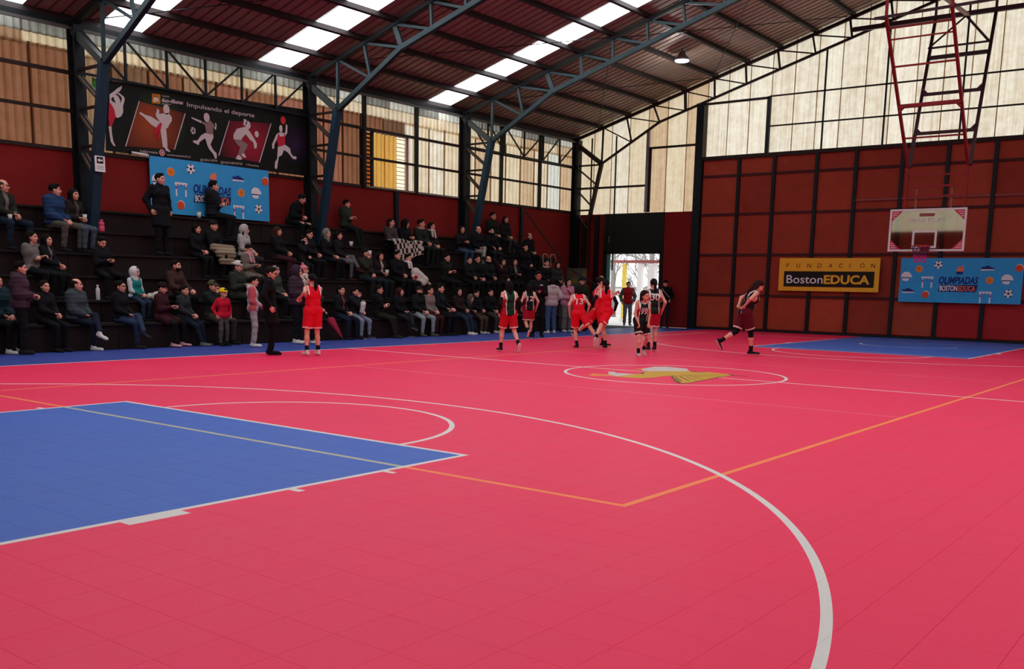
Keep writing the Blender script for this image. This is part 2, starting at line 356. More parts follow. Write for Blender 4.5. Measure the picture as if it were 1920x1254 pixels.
sheets_x(10.45, 17.0, YS-.03, 6.12, 6.5, 6, ['cream', 'tan']); sheets_x(10.45, 17.0, YS-.06, 6.46, 6.98, 6, ['grey', 'grey', 'white'])
# louvred strips in the third bay
LV = mat('louvre_slats', '#2b2320', .6); LVG = sheet_mat('louvre_pane', '#fff6e4', .1, .95)
MB().box(6.12, 6.54, YS+.02, YS+.03, 4.1, 5.72).build('louvre_pane', sheet_mat('louvre_amber', '#e8a860', .6), wall_left)
MB().box(7.6, 7.95, YS+.02, YS+.03, 4.1, 5.72).build('louvre_pane', LVG, wall_left)
for i in range(14):
    z = 4.14+i*.117
    MB().box(6.12, 6.54, YS-.04, YS+.0, z-.022, z+.03).build('louvre_slat', LV, wall_left)
for i in range(14):
    z = 4.14+i*.117
    MB().box(7.6, 7.95, YS-.02, YS+.01, z-.008, z+.008).build('louvre_slat', mat('louvre_pale', '#b9b0a4', .5), wall_left)
for x in (6.12, 6.54): MB().box(x-.05, x+.05, YS-.06, YS+.0, 4.1, 5.8).build('louvre_frame', STEELD, wall_left)
MB().box(7.97, 8.06, YS-.06, YS+.0, 4.1, 5.8).build('louvre_frame', mat('pinkish_frame', '#a88478', .6), wall_left)
MB().box(6.2, 10.3, YW-.04, YW+.03, 4.13, 4.17).build('rail', mat('worn_ledge', '#8d8078', .6), wall_left)
# posts and rails of the left wall
for x in (6.12, 8.31, 12.5, 14.72): MB().box(x-.05, x+.05, YW-.08, YW+.02, 4.1, 6.85).build('post', STEELD, wall_left)
for x in (-5.6, 7.45, 13.7): MB().box(x-.07, x+.07, YW-.06, YW+.02, 0, 4.12).build('post', STEELD, wall_left)
for (x0, x1) in ((-9, -2.55), (4., 10.45), (10.45, 16.9)):
    MB().box(x0, x1, YW-.06, YW+.0, 5.73, 5.81).build('rail', RUST, wall_left); MB().box(x0, x1, YW-.05, YW+.0, 4.93, 5.0).build('rail', RUST, wall_left)
MB().box(X0, X1, YW-.10, YW+.02, 6.74, 6.84).build('eave_beam', STEELD, wall_left)
MB().box(-20, 16.8, YW-.20, YW-.14, 6.64, 6.70).build('cable_tray', mat('galvanised_tray', '#5b5a58', .5, .4), wall_left)
# lattice girders under the eave
def lattice(x0, x1, zig, label):
    t = empty('eave_girder', ((x0+x1)/2, YW-.1, 5.8), label, 'girder')
    MB().bar((x0, YW-.16, 5.78), (x1, YW-.16, 5.78), .05, .05).build('bottom_chord', STEELD, t)
    n = len(zig)-1
    for i, x in enumerate(zig):
        if 0 < i < n: MB().bar((x, YW-.16, 5.8), (x, YW-.16, 6.72), .05).build('upright', STEELD, t)
    for i in range(n):
        a, b = (zig[i], zig[i+1]) if i < (n+1)//2 else (zig[i+1], zig[i])
        MB().bar((a, YW-.16, 6.70), (b, YW-.16, 5.80), .04).build('diagonal', STEELD, t)
    return t
lattice(-2.45, 3.9, [-2.45, -1.40, -.34, .72, 1.78, 2.84, 3.9], 'dark lattice girder under the eave above the black sports banner')
lattice(10.55, 16.85, [10.55, 11.6, 12.5, 13.6, 14.72, 15.73, 16.85], 'dark lattice girder under the eave in the far left corner bay')

# ---- far wall
wf = MB().box(XF+.04, XF+.12, -YW, 8.5, 0, 5.76).box(XF+.04, XF+.12, 8.5, 9.90, 0, 4.05).box(XF+.04, XF+.12, 12.25, YW, 0, 4.05).box(XF+.04, XF+.12, 9.90, 12.25, 2.66, 4.05)
wall_far = wf.build('wall_far', REDD, kind='structure')
PY = [8.42, 7.04, 5.80, 4.37, 3.12, 1.72, .42, -.88]+[-.88-1.31*k for k in range(1, 10)]
PZ = [.06, 1.2, 2.55, 3.9, 5.18, 5.78]
for i in range(len(PY)-1):
    for k in range(5):
        y1, y0 = PY[i]-.05, PY[i+1]+.05
        mt = REDB if (k == 0 and y1 < .5) else REDP[rnd.randrange(4)]
        dp = rnd.uniform(0, .012)
        MB().box(XF+dp, XF+.045, y0, y1, PZ[k]+.035, PZ[k+1]-.035).build('panel', mt, wall_far)
for y in PY: MB().box(XF-.07, XF+.03, y-.055, y+.055, 0, 5.76).build('post', STEELD, wall_far)
for z in PZ[1:5]: MB().box(XF-.03, XF+.03, -YW, 8.42, z-.04, z+.04).build('rail', mat('dark_red_rail', '#451414', .7), wall_far)
MB().box(XF-.08, XF+.05, -YW, 8.42, 5.72, 5.84).build('rail', RUST, wall_far)
MB().box(XF-.10, XF+.02, -YW, 8.42, 0, .07).build('kerb', STEELD, wall_far)
MB().box(XF-.14, XF+.1, 8.38, 8.66, 0, 7.62).build('post', STEELD, wall_far)     # the big post
# glazing rails and posts above the panels
for (ya, yb, z) in ((6.1, 8.42, 7.58), (8.6, 10.6, 6.28), (10.6, 13.6, 5.0)): MB().box(XF-.06, XF+.02, ya, yb, z-.035, z+.035).build('rail', RUST, wall_far)
for z in (7.62, 6.68): MB().box(XF-.05, XF+.0, -YW, 6.1, z-.022, z+.022).build('rail', RUST, wall_far)
MB().box(XF-.06, XF+.02, 6.05, 6.17, 5.84, 7.62).build('post', STEELD, wall_far)
for y, zt in ((4.28, 8.85), (2.38, 9.3), (.18, 9.6), (-2., 9.2), (-4.2, 8.8), (-6.4, 8.3), (-8.5, 7.7)): MB().box(XF-.05, XF+.0, y-.024, y+.024, 5.8, zt).build('post', STEELD, wall_far)
MB().box(XF-.08, XF+.02, 10.52, 10.62, 4.07, 6.9).build('post', mat('pale_pipe', '#8c8a96', .4, .5), wall_far); MB().box(XF-.03, XF+.03, 10.44, 10.54, 4.07, 6.28).build('post', RUST, wall_far)
for y in (12.95, 11.9): MB().box(XF-.05, XF+.0, y-.02, y+.02, 2.0, 6.8).build('conduit', RUST, wall_far)
ycur = YW; i = 0
while ycur > -YW+.1:
    wd = .76; ya = max(ycur-wd, -YW)
    c = ['cream', 'pale', 'cream', 'pale', 'tan', 'pale'][rnd.randrange(6)] if ycur > 8.5 else ['pale', 'bright', 'pale', 'bright', 'pale'][rnd.randrange(5)]
    if 8.6 < ycur-.38 < 10.5: c = ['tan', 'cream'][i % 2]
    zb = 5.76 if ycur-.4 < 8.5 else 4.03
    if 12.7 < ycur-.38 < 13.5: zb = 3.8
    corrugated((XF+.14+(i % 2)*.012, ya-.015), (XF+.14+(i % 2)*.012, ycur+.015), zb, lambda p: zroof(p.y)+.03, .016, .38).build('sheet', SH[c], wall_far)
    # dark lap joint between neighbouring sheets
    MB().add([(XF+.12, ya-.014, zb), (XF+.12, ya+.014, zb), (XF+.12, ya+.014, zroof(ya)), (XF+.12, ya-.014, zroof(ya))], [(3, 2, 1, 0)]).build('lap_joint', sheet_mat('stained_joint', '#8a6a48', .5), wall_far)
    ycur = ya; i += 1
# door in the far wall: opening, lintel panel, leaf slid open
DK = mat('blackish_green_door', '#0f1712', .6, noise=.2, scale=3)
dr = MB().box(XF-.03, XF+.05, 9.86, 12.2, 2.66, 4.05).box(XF-.05, XF+.12, 9.80, 9.92, 0, 4.05).box(XF-.05, XF+.12, 12.16, 12.30, 0, 4.05).box(XF-.05, XF+.12, 9.86, 12.3, 2.60, 2.70)
door1 = dr.build('door_1', DK, kind='structure')
MB().box(XF+.0, XF+.05, 12.02, 12.16, .02, 2.6).build('door_leaf', mat('teal_door_edge', '#5d8f88', .4), door1)
MB().box(XF-.06, XF-.03, 12.05, 12.08, 3.0, 3.25).build('handle', mat('bare_metal', '#a0a0a0', .3, .8), door1)
MB().box(XF+.0, XF+.05, 8.7, 9.84, .02, 4.0).build('panel', REDD, wall_far)
MB().box(XF-.05, XF+.03, 12.55, 12.72, 0, 4.0).build('post', STEELD, wall_far); MB().box(XF-.05, XF+.03, 13.1, 13.3, 0, 3.8).build('post', BLACKP, wall_far)

# ---- right and back walls (out of frame, same build)
wr = MB().box(X0, X1, -YW-.10, -YW-.02, 0, 4.12); wall_right = wr.build('wall_right', REDD, kind='structure')
for k in range(19): corrugated((X0+2*k, -YS), (X0+2*k+2, -YS), 4.1, 6.95, pitch=.5).build('sheet', SH['cream'], wall_right)
wb = MB().box(X0-.12, X0-.04, -YW, YW, 0, 5.0); wall_back = wb.build('wall_back', REDD, kind='structure')
for k in range(14): corrugated((X0-.1, YW-1.96*k), (X0-.1, YW-1.96*k-1.96), 5.0, lambda p: zroof(p.y)+.03, pitch=.5).build('sheet', SH['cream'], wall_back)

# ---- roof
GALV = mat('galvanised_roof', '#9c8a7c', .55, .25, .22, 1.2, spec=.3)
ceiling = MB().box(X0-.2, X1+.3, -.3, .3, 10.93, 10.97).build('ceiling', GALV, kind='structure')
SKYM = emit_mat('skylight_daylight', '#f4f8ff', SKYLIGHT)
SKYX = [(-12.6, -11.6), (-8.3, -7.3), (-4.6, -3.6), (-1.87, -.86), (2.43, 3.46), (8.85, 9.87)]  # strips out of view near the camera are added to light the foreground
def roofsheet(x0, x1, sgn, m, name, lap=0.):
    L = x1-x0; k = max(2, int(round(L/.26))); pr = []
    for i in range(k):
        q = L/k
        for t, d in ((0, 0), (.74, 0), (.78, .10), (.90, .10)): pr.append((x0+q*(i+t), d))
    pr.append((x1, 0)); n = len(pr)
    vs = [(x, sgn*14.15, zroof(14.15)+d+lap) for x, d in pr]+[(x, sgn*.05, zroof(.05)+d+lap) for x, d in pr]
    return MB().add(vs, [(i, i+1, n+i+1, n+i) for i in range(n-1)]).build(name, m, ceiling)
for sgn in (1, -1):
    cur = X0-.2
    for (a, b) in SKYX+[(XF+.3, None)]:
        n = max(1, int(round((a-cur)/1.02))); st = (a-cur)/n
        for i in range(n): roofsheet(cur+i*st-.01, cur+(i+1)*st+.01, sgn, GALV, 'roof_sheet', .004*(i % 2))
        if b is not None:
            MB().add([(a, sgn*14.1, zroof(14.1)+.02), (b, sgn*14.1, zroof(14.1)+.02), (b, sgn*.1, zroof(.1)+.02), (a, sgn*.1, zroof(.1)+.02)], [(0, 1, 2, 3)]).build('skylight', SKYM, ceiling)
            cur = b
PUR = [13.66, 12.62, 11.46, 10.38, 9.24, 8.1, 6.95, 5.84, 4.7, 3.55, 2.4, 1.3, .25]
PURM = mat('dark_purlin', '#2a2120', .6, .2)
for sgn in (1, -1):
    for y in PUR:
        for a, b in zip((X0,)+TRUSS_X, TRUSS_X+(XF+.2,)):
            if b-a < .1: continue
            MB().bar((a, sgn*y, zroof(y)-.075), (b, sgn*y, zroof(y)-.075), .09, .13, up=(0, sgn*RIDGE_S, 1)).build('purlin', PURM, ceiling)
for (xa, ya, xb, yb) in ((10.5, 12.6, 16.8, 8.1), (10.5, 8.1, 16.8, 12.6), (10.5, 8.1, 16.8, 3.55), (10.5, 3.55, 16.8, 8.1), (4.1, 12.6, 10.4, 8.1), (-2.4, 13.4, 3.9, 8.1)):
    MB().tube([(xa, ya, zroof(ya)-.17), (xb, yb, zroof(yb)-.17)], .012, 6).build('brace_rod', STEELD, ceiling)

# ---- roof trusses, each with its column and the sloping inner leg
TOPN = [13.75, 12.42, 11.44, 10.36, 9.14, 8.06, 6.96, 5.87, 4.75, 3.6, 2.4, 1.2, 0.]
BOTN = [None, 12.45, 11.21, 10.10, 9.10, 8.03, 6.90, 5.77, 4.62, 3.5, 2.3, 1.1, 0.]
def zbot(y): return 5.85+(12.45-y)*.545 if y > 10.1 else 7.13+(10.1-y)*.295
def truss(x, label):
    t = empty('roof_truss', (x, YW-.1, 0), label, 'truss')
    zt = lambda y: zroof(y)-.20
    far = x > 16
    M_ = RUST if far else STEEL
    wd = .075 if far else .12
    def half(sg):
        q = lambda y, z: (x, sg*y, z)
        MB().bar(q(13.8, zt(13.8)), q(0, zt(0)), wd, .10).build('top_chord', STEELD if not far else RUST, t)
        MB().bar(q(12.45, 5.85), q(10.1, zbot(10.1)), wd, .12 if not far else .07).build('bottom_chord', M_, t)
        MB().bar(q(10.1, zbot(10.1)), q(0, zbot(0)), wd, .12 if not far else .07).build('bottom_chord', M_, t)
        MB().bar(q(13.72, 6.72), q(12.45, 5.85), .12, .15).build('knee_brace', M_ if far else mat('grey_painted_steel', '#43494a', .5, .3), t)
        for i in range(1, 13):
            w_ = (.14 if i == 3 else .07) if not far else (.12 if i == 4 else .045)
            MB().bar(q(TOPN[i], zt(TOPN[i])), q(BOTN[i], zbot(BOTN[i])), .06, w_).build('web_post', M_, t)
            if i < 12: MB().bar(q(TOPN[i], zt(TOPN[i])), q(BOTN[i+1], zbot(BOTN[i+1])), .05 if not far else .035, .06 if not far else .04).build('web_diagonal', M_, t)
        if sg < 0 and False: return
        cb = MB().box(x-.12, x+.12, sg*(YW-.02)-.02, sg*(YW-.02)+.02, 0, 6.75).box(x-.02, x+.02, sg*(YW-.28), sg*YW, 0, 6.75).box(x-.12, x+.12, sg*(YW-.28)-.015, sg*(YW-.28)+.015, 0, 6.75)
        cb.build('column', STEELD, t)
        if far: base = (12.95, 3.75)
        else: base = (13.25, 2.3)
        MB().bar(q(12.45, 5.87), q(*base), .20 if not far else .12, .16 if not far else .12).build('inner_leg', mat('blue_painted_steel', '#1d3d4e', .5, .3, .2) if not far else M_, t)
        iy = lambda z: 12.45+(base[0]-12.45)*(5.87-z)/(5.87-base[1])
        for z in (5.82, 5.0, 4.2): MB().bar(q(YW-.25, z), q(iy(z), z), .05, .06).build('lacing', RUST, t)
        for za, zb in ((5.72, 5.1), (4.92, 4.32), (4.12, 3.55)):
            for dx in ((-.05, .05) if not far else (0,)):
                MB().bar((x+dx, sg*(YW-.22), za), (x+dx, sg*iy(zb), zb), .045, .055).build('lacing', mat('worn_brown_steel', '#4c4038', .6, .2), t)
    half(1); half(-1)
    return t
TL = ['teal roof truss out of frame near the camera', 'teal roof truss just left of the frame', 'nearest visible teal roof truss, its blue leg carrying the arrow sign',
      'second visible teal roof truss, landing beside the basketball end of the black banner', 'third visible teal roof truss, in front of the far left bay', 'brown roof truss against the bright far wall']
for x, l in zip(TRUSS_X, TL): truss(x, l)

# high-bay lamp
lp = empty('ceiling_lamp', (13.67, 7.58, 8.2), 'round white glowing high-bay lamp hanging below the roof near the far wall', 'lamp')
MB().tube([(13.67, 7.58, zroof(7.58)-.05), (13.67, 7.58, 8.55)], .015, 6).build('stem', STEELD, lp)
MB().lathe((13.67, 7.58, 8.30), [(.24, 0), (.22, .06), (.12, .16), (.08, .26)], 18).build('shade', mat('lamp_metal', '#9a9aa0', .4, .6), lp, True)
MB().lathe((13.67, 7.58, 8.27), [(.20, 0), (.22, .035)], 18).build('bulb', emit_mat('lamp_glow', '#e6e4ff', 14), lp)
S_l = bpy.data.lights.new('lamp_light', 'POINT'); S_l.energy = 60; S_l.shadow_soft_size = .15; S_lo = bpy.data.objects.new('lamp_light', S_l); COL.objects.link(S_lo); S_lo.parent = lp; S_lo.location = (0, 0, -.05)

# ---- bleacher
LY = [10.2, 10.8, 11.4, 12.0, 12.6, 13.2]; LZ = [.50, .93, 1.41, 1.88, 2.36, 2.85]
BX0, BX1 = -9.6, 13.7
bl = empty('bleacher', ((BX0+BX1)/2, 12, 0), 'dark wooden six-step bleacher along the left wall, full of spectators', 'bleacher')
segs = np.linspace(BX0, BX1, 9)
for k in range(6):
    back = LY[k+1] if k < 5 else YW-.3
    zprev = LZ[k-1] if k else 0
    for a, b in zip(segs[:-1], segs[1:]):
        MB().box(a+.004, b-.004, LY[k], back+.02, LZ[k]-.045, LZ[k]).build('seat_plank', DARKWOOD, bl)
        MB().box(a+.006, b-.006, LY[k]+.05, LY[k]+.075, zprev, LZ[k]-.045).build('riser_board', DARKRISER, bl)
for a in segs: MB().box(a-.03, a+.03, LY[0]+.09, YW-.32, 0, .44).build('bearer', BLACKP, bl)
MB().add([(BX1+.02, 10.3, 0), (BX1+.02, YW-.3, 0), (BX1+.02, YW-.3, 2.8), (BX1+.02, 10.3, .45)], [(0, 1, 2, 3)]).build('end_board', DARKRISER, bl)
MB().tube([(BX1, 13.5, 3.95), (BX1, 11.7, 2.05), (BX1, 10.25, 1.35), (BX1, 10.25, 0)], .025, 8).build('handrail', STEELD, bl, True)

# ---- outside the door
gs = MB().add([(X1+.12, -40, -.02), (90, -40, -.02), (90, 60, -.02), (X1+.12, 60, -.02)], [(0, 1, 2, 3)]).build('ground', mat('pale_concrete', '#cfcac4', .8, noise=.1, scale=.8), kind='structure')
MB().add([(-60, YW+.3, -.02), (X1+.12, YW+.3, -.02), (X1+.12, 60, -.02), (-60, 60, -.02)], [(0, 1, 2, 3)]).build('ground_side', mat('pale_concrete', '#cfcac4'), gs)
MB().add([(-60, -60, -.02), (X1+.12, -60, -.02), (X1+.12, -YW-.3, -.02), (-60, -YW-.3, -.02)], [(0, 1, 2, 3)]).build('ground_side', mat('pale_concrete', '#cfcac4'), gs)
def outpost(y, w_, h, m, label, x=21.):
    t = empty('post', (x, y, 0), label, 'post'); MB().box(x-w_/2, x+w_/2, y-w_/2, y+w_/2, .08, h-.0).build('shaft', m, t); MB().box(x-w_*.8, x+w_*.8, y-w_*.8, y+w_*.8, -.02, .10).build('foot', WHITE, t)
PW = mat('bright_white_paint', '#f6f4f0', .5, noise=.02)
outpost(13.8, .15, 2.36, mat('yellow_paint', '#f0d45a', .5), 'yellow post outside, left of the two white posts seen through the door')
outpost(13.05, .20, 2.36, PW, 'narrower white post outside, between the yellow and the wide white post')
outpost(12.48, .28, 2.36, PW, 'wide white post outside, rightmost of the posts seen through the door')
t = empty('pergola_beam', (21, 13, 2.4), 'pinkish-red beam across the posts outside the door', 'beam'); MB().box(20.9, 21.1, 10.5, 16, 2.38, 2.47).build('beam', mat('red_oxide_beam', '#b8706c', .6), t); MB().box(20.86, 21.14, 10.4, 16.1, 2.47, 2.50).build('capping', mat('red_oxide_beam', '#b8706c', .6), t)
t = empty('garden_wall', (30, 18, 0), 'low white wall outside beyond the posts', 'wall'); MB().box(30, 30.2, 6, 30, -.02, 1.35).build('wall_face', WHITE, t); MB().box(29.95, 30.25, 6, 30, 1.35, 1.42).build('coping', mat('grey_coping', '#9a9894', .7), t)
BARK = mat('grey_bark', '#a39c96', .9)
def tree(x, y, h, seed, label):
    rr = random.Random(seed); t = empty('bare_tree', (x, y, 0), label, 'tree'); tk = MB(); br = MB()
    tk.tube([(x, y, -.05), (x+rr.uniform(-.1, .1), y+rr.uniform(-.1, .1), h*.5), (x+rr.uniform(-.2, .2), y+rr.uniform(-.2, .2), h)], [.14, .10, .04], 8)
    def grow(p, d, L, rad, n):
        q = p+d*L; br.tube([p, (p+q)/2+Vector((rr.uniform(-.05, .05),)*3), q], [rad, rad*.8, rad*.6], 5)
        if n:
            for _ in range(3): grow(p+d*L*rr.uniform(.5, 1), (d+Vector((rr.uniform(-.7, .7), rr.uniform(-.9, .9), rr.uniform(-.2, .6)))).normalized(), L*.68, rad*.6, n-1)
    for k in range(7): grow(Vector((x, y, h*(.25+.1*k))), Vector((rr.uniform(-.6, .6), rr.uniform(-1, 1), rr.uniform(.3, .9))).normalized(), h*.26, .035, 3)
    tk.build('trunk', BARK, t, True); br.build('branches', BARK, t)
tree(24.5, 15.1, 2.8, 6, 'low bare young tree outside, between the yellow and white posts'); tree(25, 13.7, 2.6, 7, 'low bare young tree outside at the right door edge'); tree(26, 17.4, 5, 1, 'bare grey tree outside the door, left of the yellow post'); tree(27, 15.9, 5.5, 2, 'bare grey tree outside, just right of the yellow post'); tree(28, 14.6, 5, 3, 'bare grey tree outside the door, right of the white posts'); tree(32, 18.9, 6, 4, 'farther bare tree outside, behind the narrower white post'); tree(34, 22.4, 6, 5, 'farthest bare tree outside the door, at the left door edge')

# ------------------------------------------------------------------ suspended basketball hoop
HR = mat('red_frame_paint', '#8e1f24', .5, .2, .2); HD = mat('dark_frame_paint', '#3a1d24', .5, .2, .2); HW = mat('white_frame', '#dcd6d0', .5)
hp = empty('basketball_hoop', (13.1, -.19, 0), 'basketball hoop with clear board hanging from a red ceiling frame', 'basketball hoop')
BY0, BY1, BZ0, BZ1, BXX = -1.15, .77, 2.48, 3.58, 13.1
def frect(mb, x, y0, y1, z0, z1, wd, th, m=0):
    mb.box(x-th, x, y0, y1, z0, z0+wd, m).box(x-th, x, y0, y1, z1-wd, z1, m).box(x-th, x, y0, y0+wd, z0+wd, z1-wd, m).box(x-th, x, y1-wd, y1, z0+wd, z1-wd, m); return mb
gm = bpy.data.materials.new('clear_board'); gm.use_nodes = True; nt = gm.node_tree; nt.nodes.clear()
o_ = N(nt, 'ShaderNodeOutputMaterial'); t_ = N(nt, 'ShaderNodeBsdfTransparent'); g_ = N(nt, 'ShaderNodeBsdfGlossy'); g_.inputs['Roughness'].default_value = .03; mx = N(nt, 'ShaderNodeMixShader'); mx.inputs[0].default_value = .32
t_.inputs[0].default_value = (.82, .84, .82, 1); g_.inputs[0].default_value = (.66, .70, .68, 1)
nt.links.new(t_.outputs[0], mx.inputs[1]); nt.links.new(g_.outputs[0], mx.inputs[2]); nt.links.new(mx.outputs[0], o_.inputs[0])
MB().box(BXX-.012, BXX, BY0+.03, BY1-.03, BZ0+.03, BZ1-.03).build('backboard_pane', gm, hp)
frect(MB(), BXX+.01, BY0, BY1, BZ0, BZ1, .05, .04).build('backboard_frame', HW, hp)
frect(MB(), BXX-.014, -.46, .16, 2.56, 3.02, .055, .004).build('target_square', HW, hp)
for sy in (0, 1):
    for sz in (0, 1):
        c = (BY1-.05 if sy else BY0+.05, BZ1-.05 if sz else BZ0+.05); e, k = (-1 if sy else 1), (-1 if sz else 1)
        p = MB(); p.prism([(0, 0), (.27, 0), (.20, .07), (.08, .18), (0, .27)] if e*k > 0 else [(0, 0), (0, .27), (.08, .18), (.20, .07), (.27, 0)], (BXX-.016, c[0], c[1]), (0, e, 0), (0, 0, k), .004*(-1 if e*k > 0 else 1))
        cp = p.build('corner_print', mat('corner_red', '#c22a4c', .5), hp)
        q = MB()
        for j in range(3): q.box(BXX-.026, BXX-.022, min(c[0]+e*.02, c[0]+e*(.17-.045*j)), max(c[0]+e*.02, c[0]+e*(.17-.045*j)), min(c[1]+k*(.035+.055*j), c[1]+k*(.055+.055*j)), max(c[1]+k*(.035+.055*j), c[1]+k*(.055+.055*j)))
        q.build('corner_stripes', mat('corner_pink', '#eac3c8', .5), cp)
lt = MB(); put_text(lt, 'BRONSON', 0, 0, .10, (BXX-.022, -.17, 3.24), (0, -1, 0), (0, 0, 1), .004, width=.86, bold=.012, center=True); lt.build('lettering', HW, hp)
lt = MB(); lt.box(BXX-.018, BXX-.016, -.36, .02, 3.38, 3.46).build('brand_plate', mat('faded_red_print', '#8c4a48', .5), hp)
rim = MB(); rc = (BXX-.40, -.19, 2.60)
rim.tube([(rc[0]+.225*math.cos(a), rc[1]+.225*math.sin(a), rc[2]) for a in np.linspace(0, 2*PI, 25)[:-1]], .012, 8, closed=True)
rim.box(BXX-.19, BXX-.03, rc[1]-.10, rc[1]+.10, 2.575, 2.60).box(BXX-.04, BXX-.02, rc[1]-.11, rc[1]+.11, 2.48, 2.62).bar((BXX-.05, rc[1]-.07, 2.48), (rc[0]+.19, rc[1]-.07, 2.59), .018).bar((BXX-.05, rc[1]+.07, 2.48), (rc[0]+.19, rc[1]+.07, 2.59), .018)
rim.build('rim', mat('rim_red', '#c23a32', .4), hp, True)
def net(z0, z1, r0, r1, m):
    nb = MB(); K = 12; R_ = 3
    for k in range(K):
        for sg in (1, -1):
            pts = []
            for i in range(R_+1):
                t = i/R_; a = 2*PI*(k+sg*.5*i)/K; rr = r0+(r1-r0)*t; pts.append((rc[0]+rr*math.cos(a), rc[1]+rr*math.sin(a), z0+(z1-z0)*t))
            nb.tube(pts, .008, 5)
    return nb.build('net', m, hp)
net(2.595, 2.36, .222, .16, mat('purple_cord', '#5a2a5c', .8)); net(2.36, 2.18, .16, .14, mat('magenta_cord', '#e0257c', .8))
FY = (.42, -1.06)
ft, fb, rt, rb = Vector((10.45, 0, 7.85)), Vector((13.1, 0, 4.65)), Vector((15.5, 0, 8.9)), Vector((13.15, 0, 4.65))
def at(v, y): return (v.x, y, v.z)
for y in FY:
    MB().bar(at(ft, y), at(fb, y), .07).build('front_rail', HR, hp); MB().bar(at(ft, y), (10.45, y, 9.9), .06).build('hanger', HR, hp)
    MB().bar(at(fb, y), (13.14, y, 3.5), .06).build('lower_rail', HR, hp)
RYT = (.70, -.85); RYB = (.40, -1.10)
for a, b in zip(RYT, RYB):
    MB().bar(at(rt, a), at(rb, b), .08).build('rear_rail', HD, hp); MB().bar(at(rt, a), (15.5, a, 10.6), .06).build('hanger', HD, hp)
for t, wd in ((.07, .05), (.14, .04), (.31, .05), (.57, .11), (.79, .05)):
    p = ft.lerp(fb, t); MB().bar(at(p, FY[0]), at(p, FY[1]), wd, wd*.8).build('rung', HR, hp)
    if wd > .1:
        for y, s in ((FY[0], -1), (FY[1], 1)): MB().bar((p.x, y, p.z-.13), (p.x, y+s*.13, p.z), .06).build('gusset', HR, hp)
for t, wd in ((.20, .05), (.27, .10), (.52, .08), (.78, .08)):
    p = rt.lerp(rb, t); ya, yb = RYT[0]+(RYB[0]-RYT[0])*t, RYT[1]+(RYB[1]-RYT[1])*t
    MB().bar(at(p, ya), at(p, yb), wd*.8, wd).build('rung', HD, hp)
    if t > .5:
        for y, s in ((ya, -1), (yb, 1)): MB().bar((p.x, y, p.z+.14), (p.x, y+s*.14, p.z), .06).build('gusset', HD, hp)
for (ta, ya, tb, yb) in ((.20, RYT[0], 0., -.1), (.20, RYT[1], 0., -.1)): MB().bar(at(rt.lerp(rb, ta), ya), at(rt.lerp(rb, tb), yb), .05).build('strut', HD, hp)
MB().bar((15.5, 3.0, 8.95), (15.5, -6, 8.95), .10, .12).build('crossbeam', HD, hp); MB().bar((10.45, .7, 7.85), (10.45, -3.5, 7.92), .05, .06).build('crossbeam', HD, hp)
for z in (4.44, 4.16, 3.9): MB().bar((13.14, FY[0], z), (13.14, FY[1], z), .045).build('rung', HR, hp)
for y in (.16, -.72): MB().bar((13.18, y, 4.16), (13.18, y, 3.55), .045).build('pipe', mat('dull_brass_pipe', '#8a5a44', .5, .3), hp)
MB().bar((12.2, -.35, 8.6), (14.6, -.35, 8.7), .10, .06).build('crossbeam', mat('pale_brace', '#a88a84', .5, .3), hp)
MB().box(XF-.05, XF-.01, -YW, 3.14, 4.18, 4.24).build('rail', mat('faded_red_rail', '#8c4640', .6), wall_far)

# ------------------------------------------------------------------ banners
def gridpanel(mb, x0, x1, z0, z1, O, ex, ez, d, lift, nx_=24, nz_=6, shear=0.):
    O = Vector(O); ex = Vector(ex); ez = Vector(ez); n = ex.cross(ez); vs = []
    for i in range(nx_+1):
        for j in range(nz_+1):
            b = z0+(z1-z0)*j/nz_; a = x0+(x1-x0)*i/nx_+shear*(b-z0); vs.append(O+ex*a+ez*b+n*(d(a, b)+lift))
    return mb.add(vs, [(i*(nz_+1)+j, (i+1)*(nz_+1)+j, (i+1)*(nz_+1)+j+1, i*(nz_+1)+j+1) for i in range(nx_) for j in range(nz_)])
def banner_cloth(name, w_, h_, O, ex, ez, m, label, disp, nx_=40, nz_=12, cat='banner'):
    O = Vector(O); ex = Vector(ex); ez = Vector(ez); n = ex.cross(ez)
    t = empty(name, O+ex*w_/2, label, cat); mb = MB(); vs = []
    for k in (0, 1):
        for i in range(nx_+1):
            for j in range(nz_+1):
                a, b = w_*i/nx_, h_*j/nz_; vs.append(O+ex*a+ez*b+n*(disp(a, b)-.004*k))
    q = (nx_+1)*(nz_+1); id_ = lambda i, j, k=0: k*q+i*(nz_+1)+j
    fs = [(id_(i, j), id_(i+1, j), id_(i+1, j+1), id_(i, j+1)) for i in range(nx_) for j in range(nz_)]+[(id_(i, j+1, 1), id_(i+1, j+1, 1), id_(i+1, j, 1), id_(i, j, 1)) for i in range(nx_) for j in range(nz_)]
    mb.add(vs, fs).build('cloth', m, t, True); return t
def ripple(w_, h_, seed, amp=.012, sag=True):
    q = random.Random(seed); a = [(q.uniform(1, 4), q.uniform(-2, 2), q.uniform(0, 6), q.uniform(.3, 1)) for _ in range(5)]
    return lambda x, z: .02+amp*(sum(w*math.sin(kx*x+kz*z+ph) for kx, kz, ph, w in a))*.5
CB = lambda k, c: mat('print_'+k, c, .7, noise=.04)
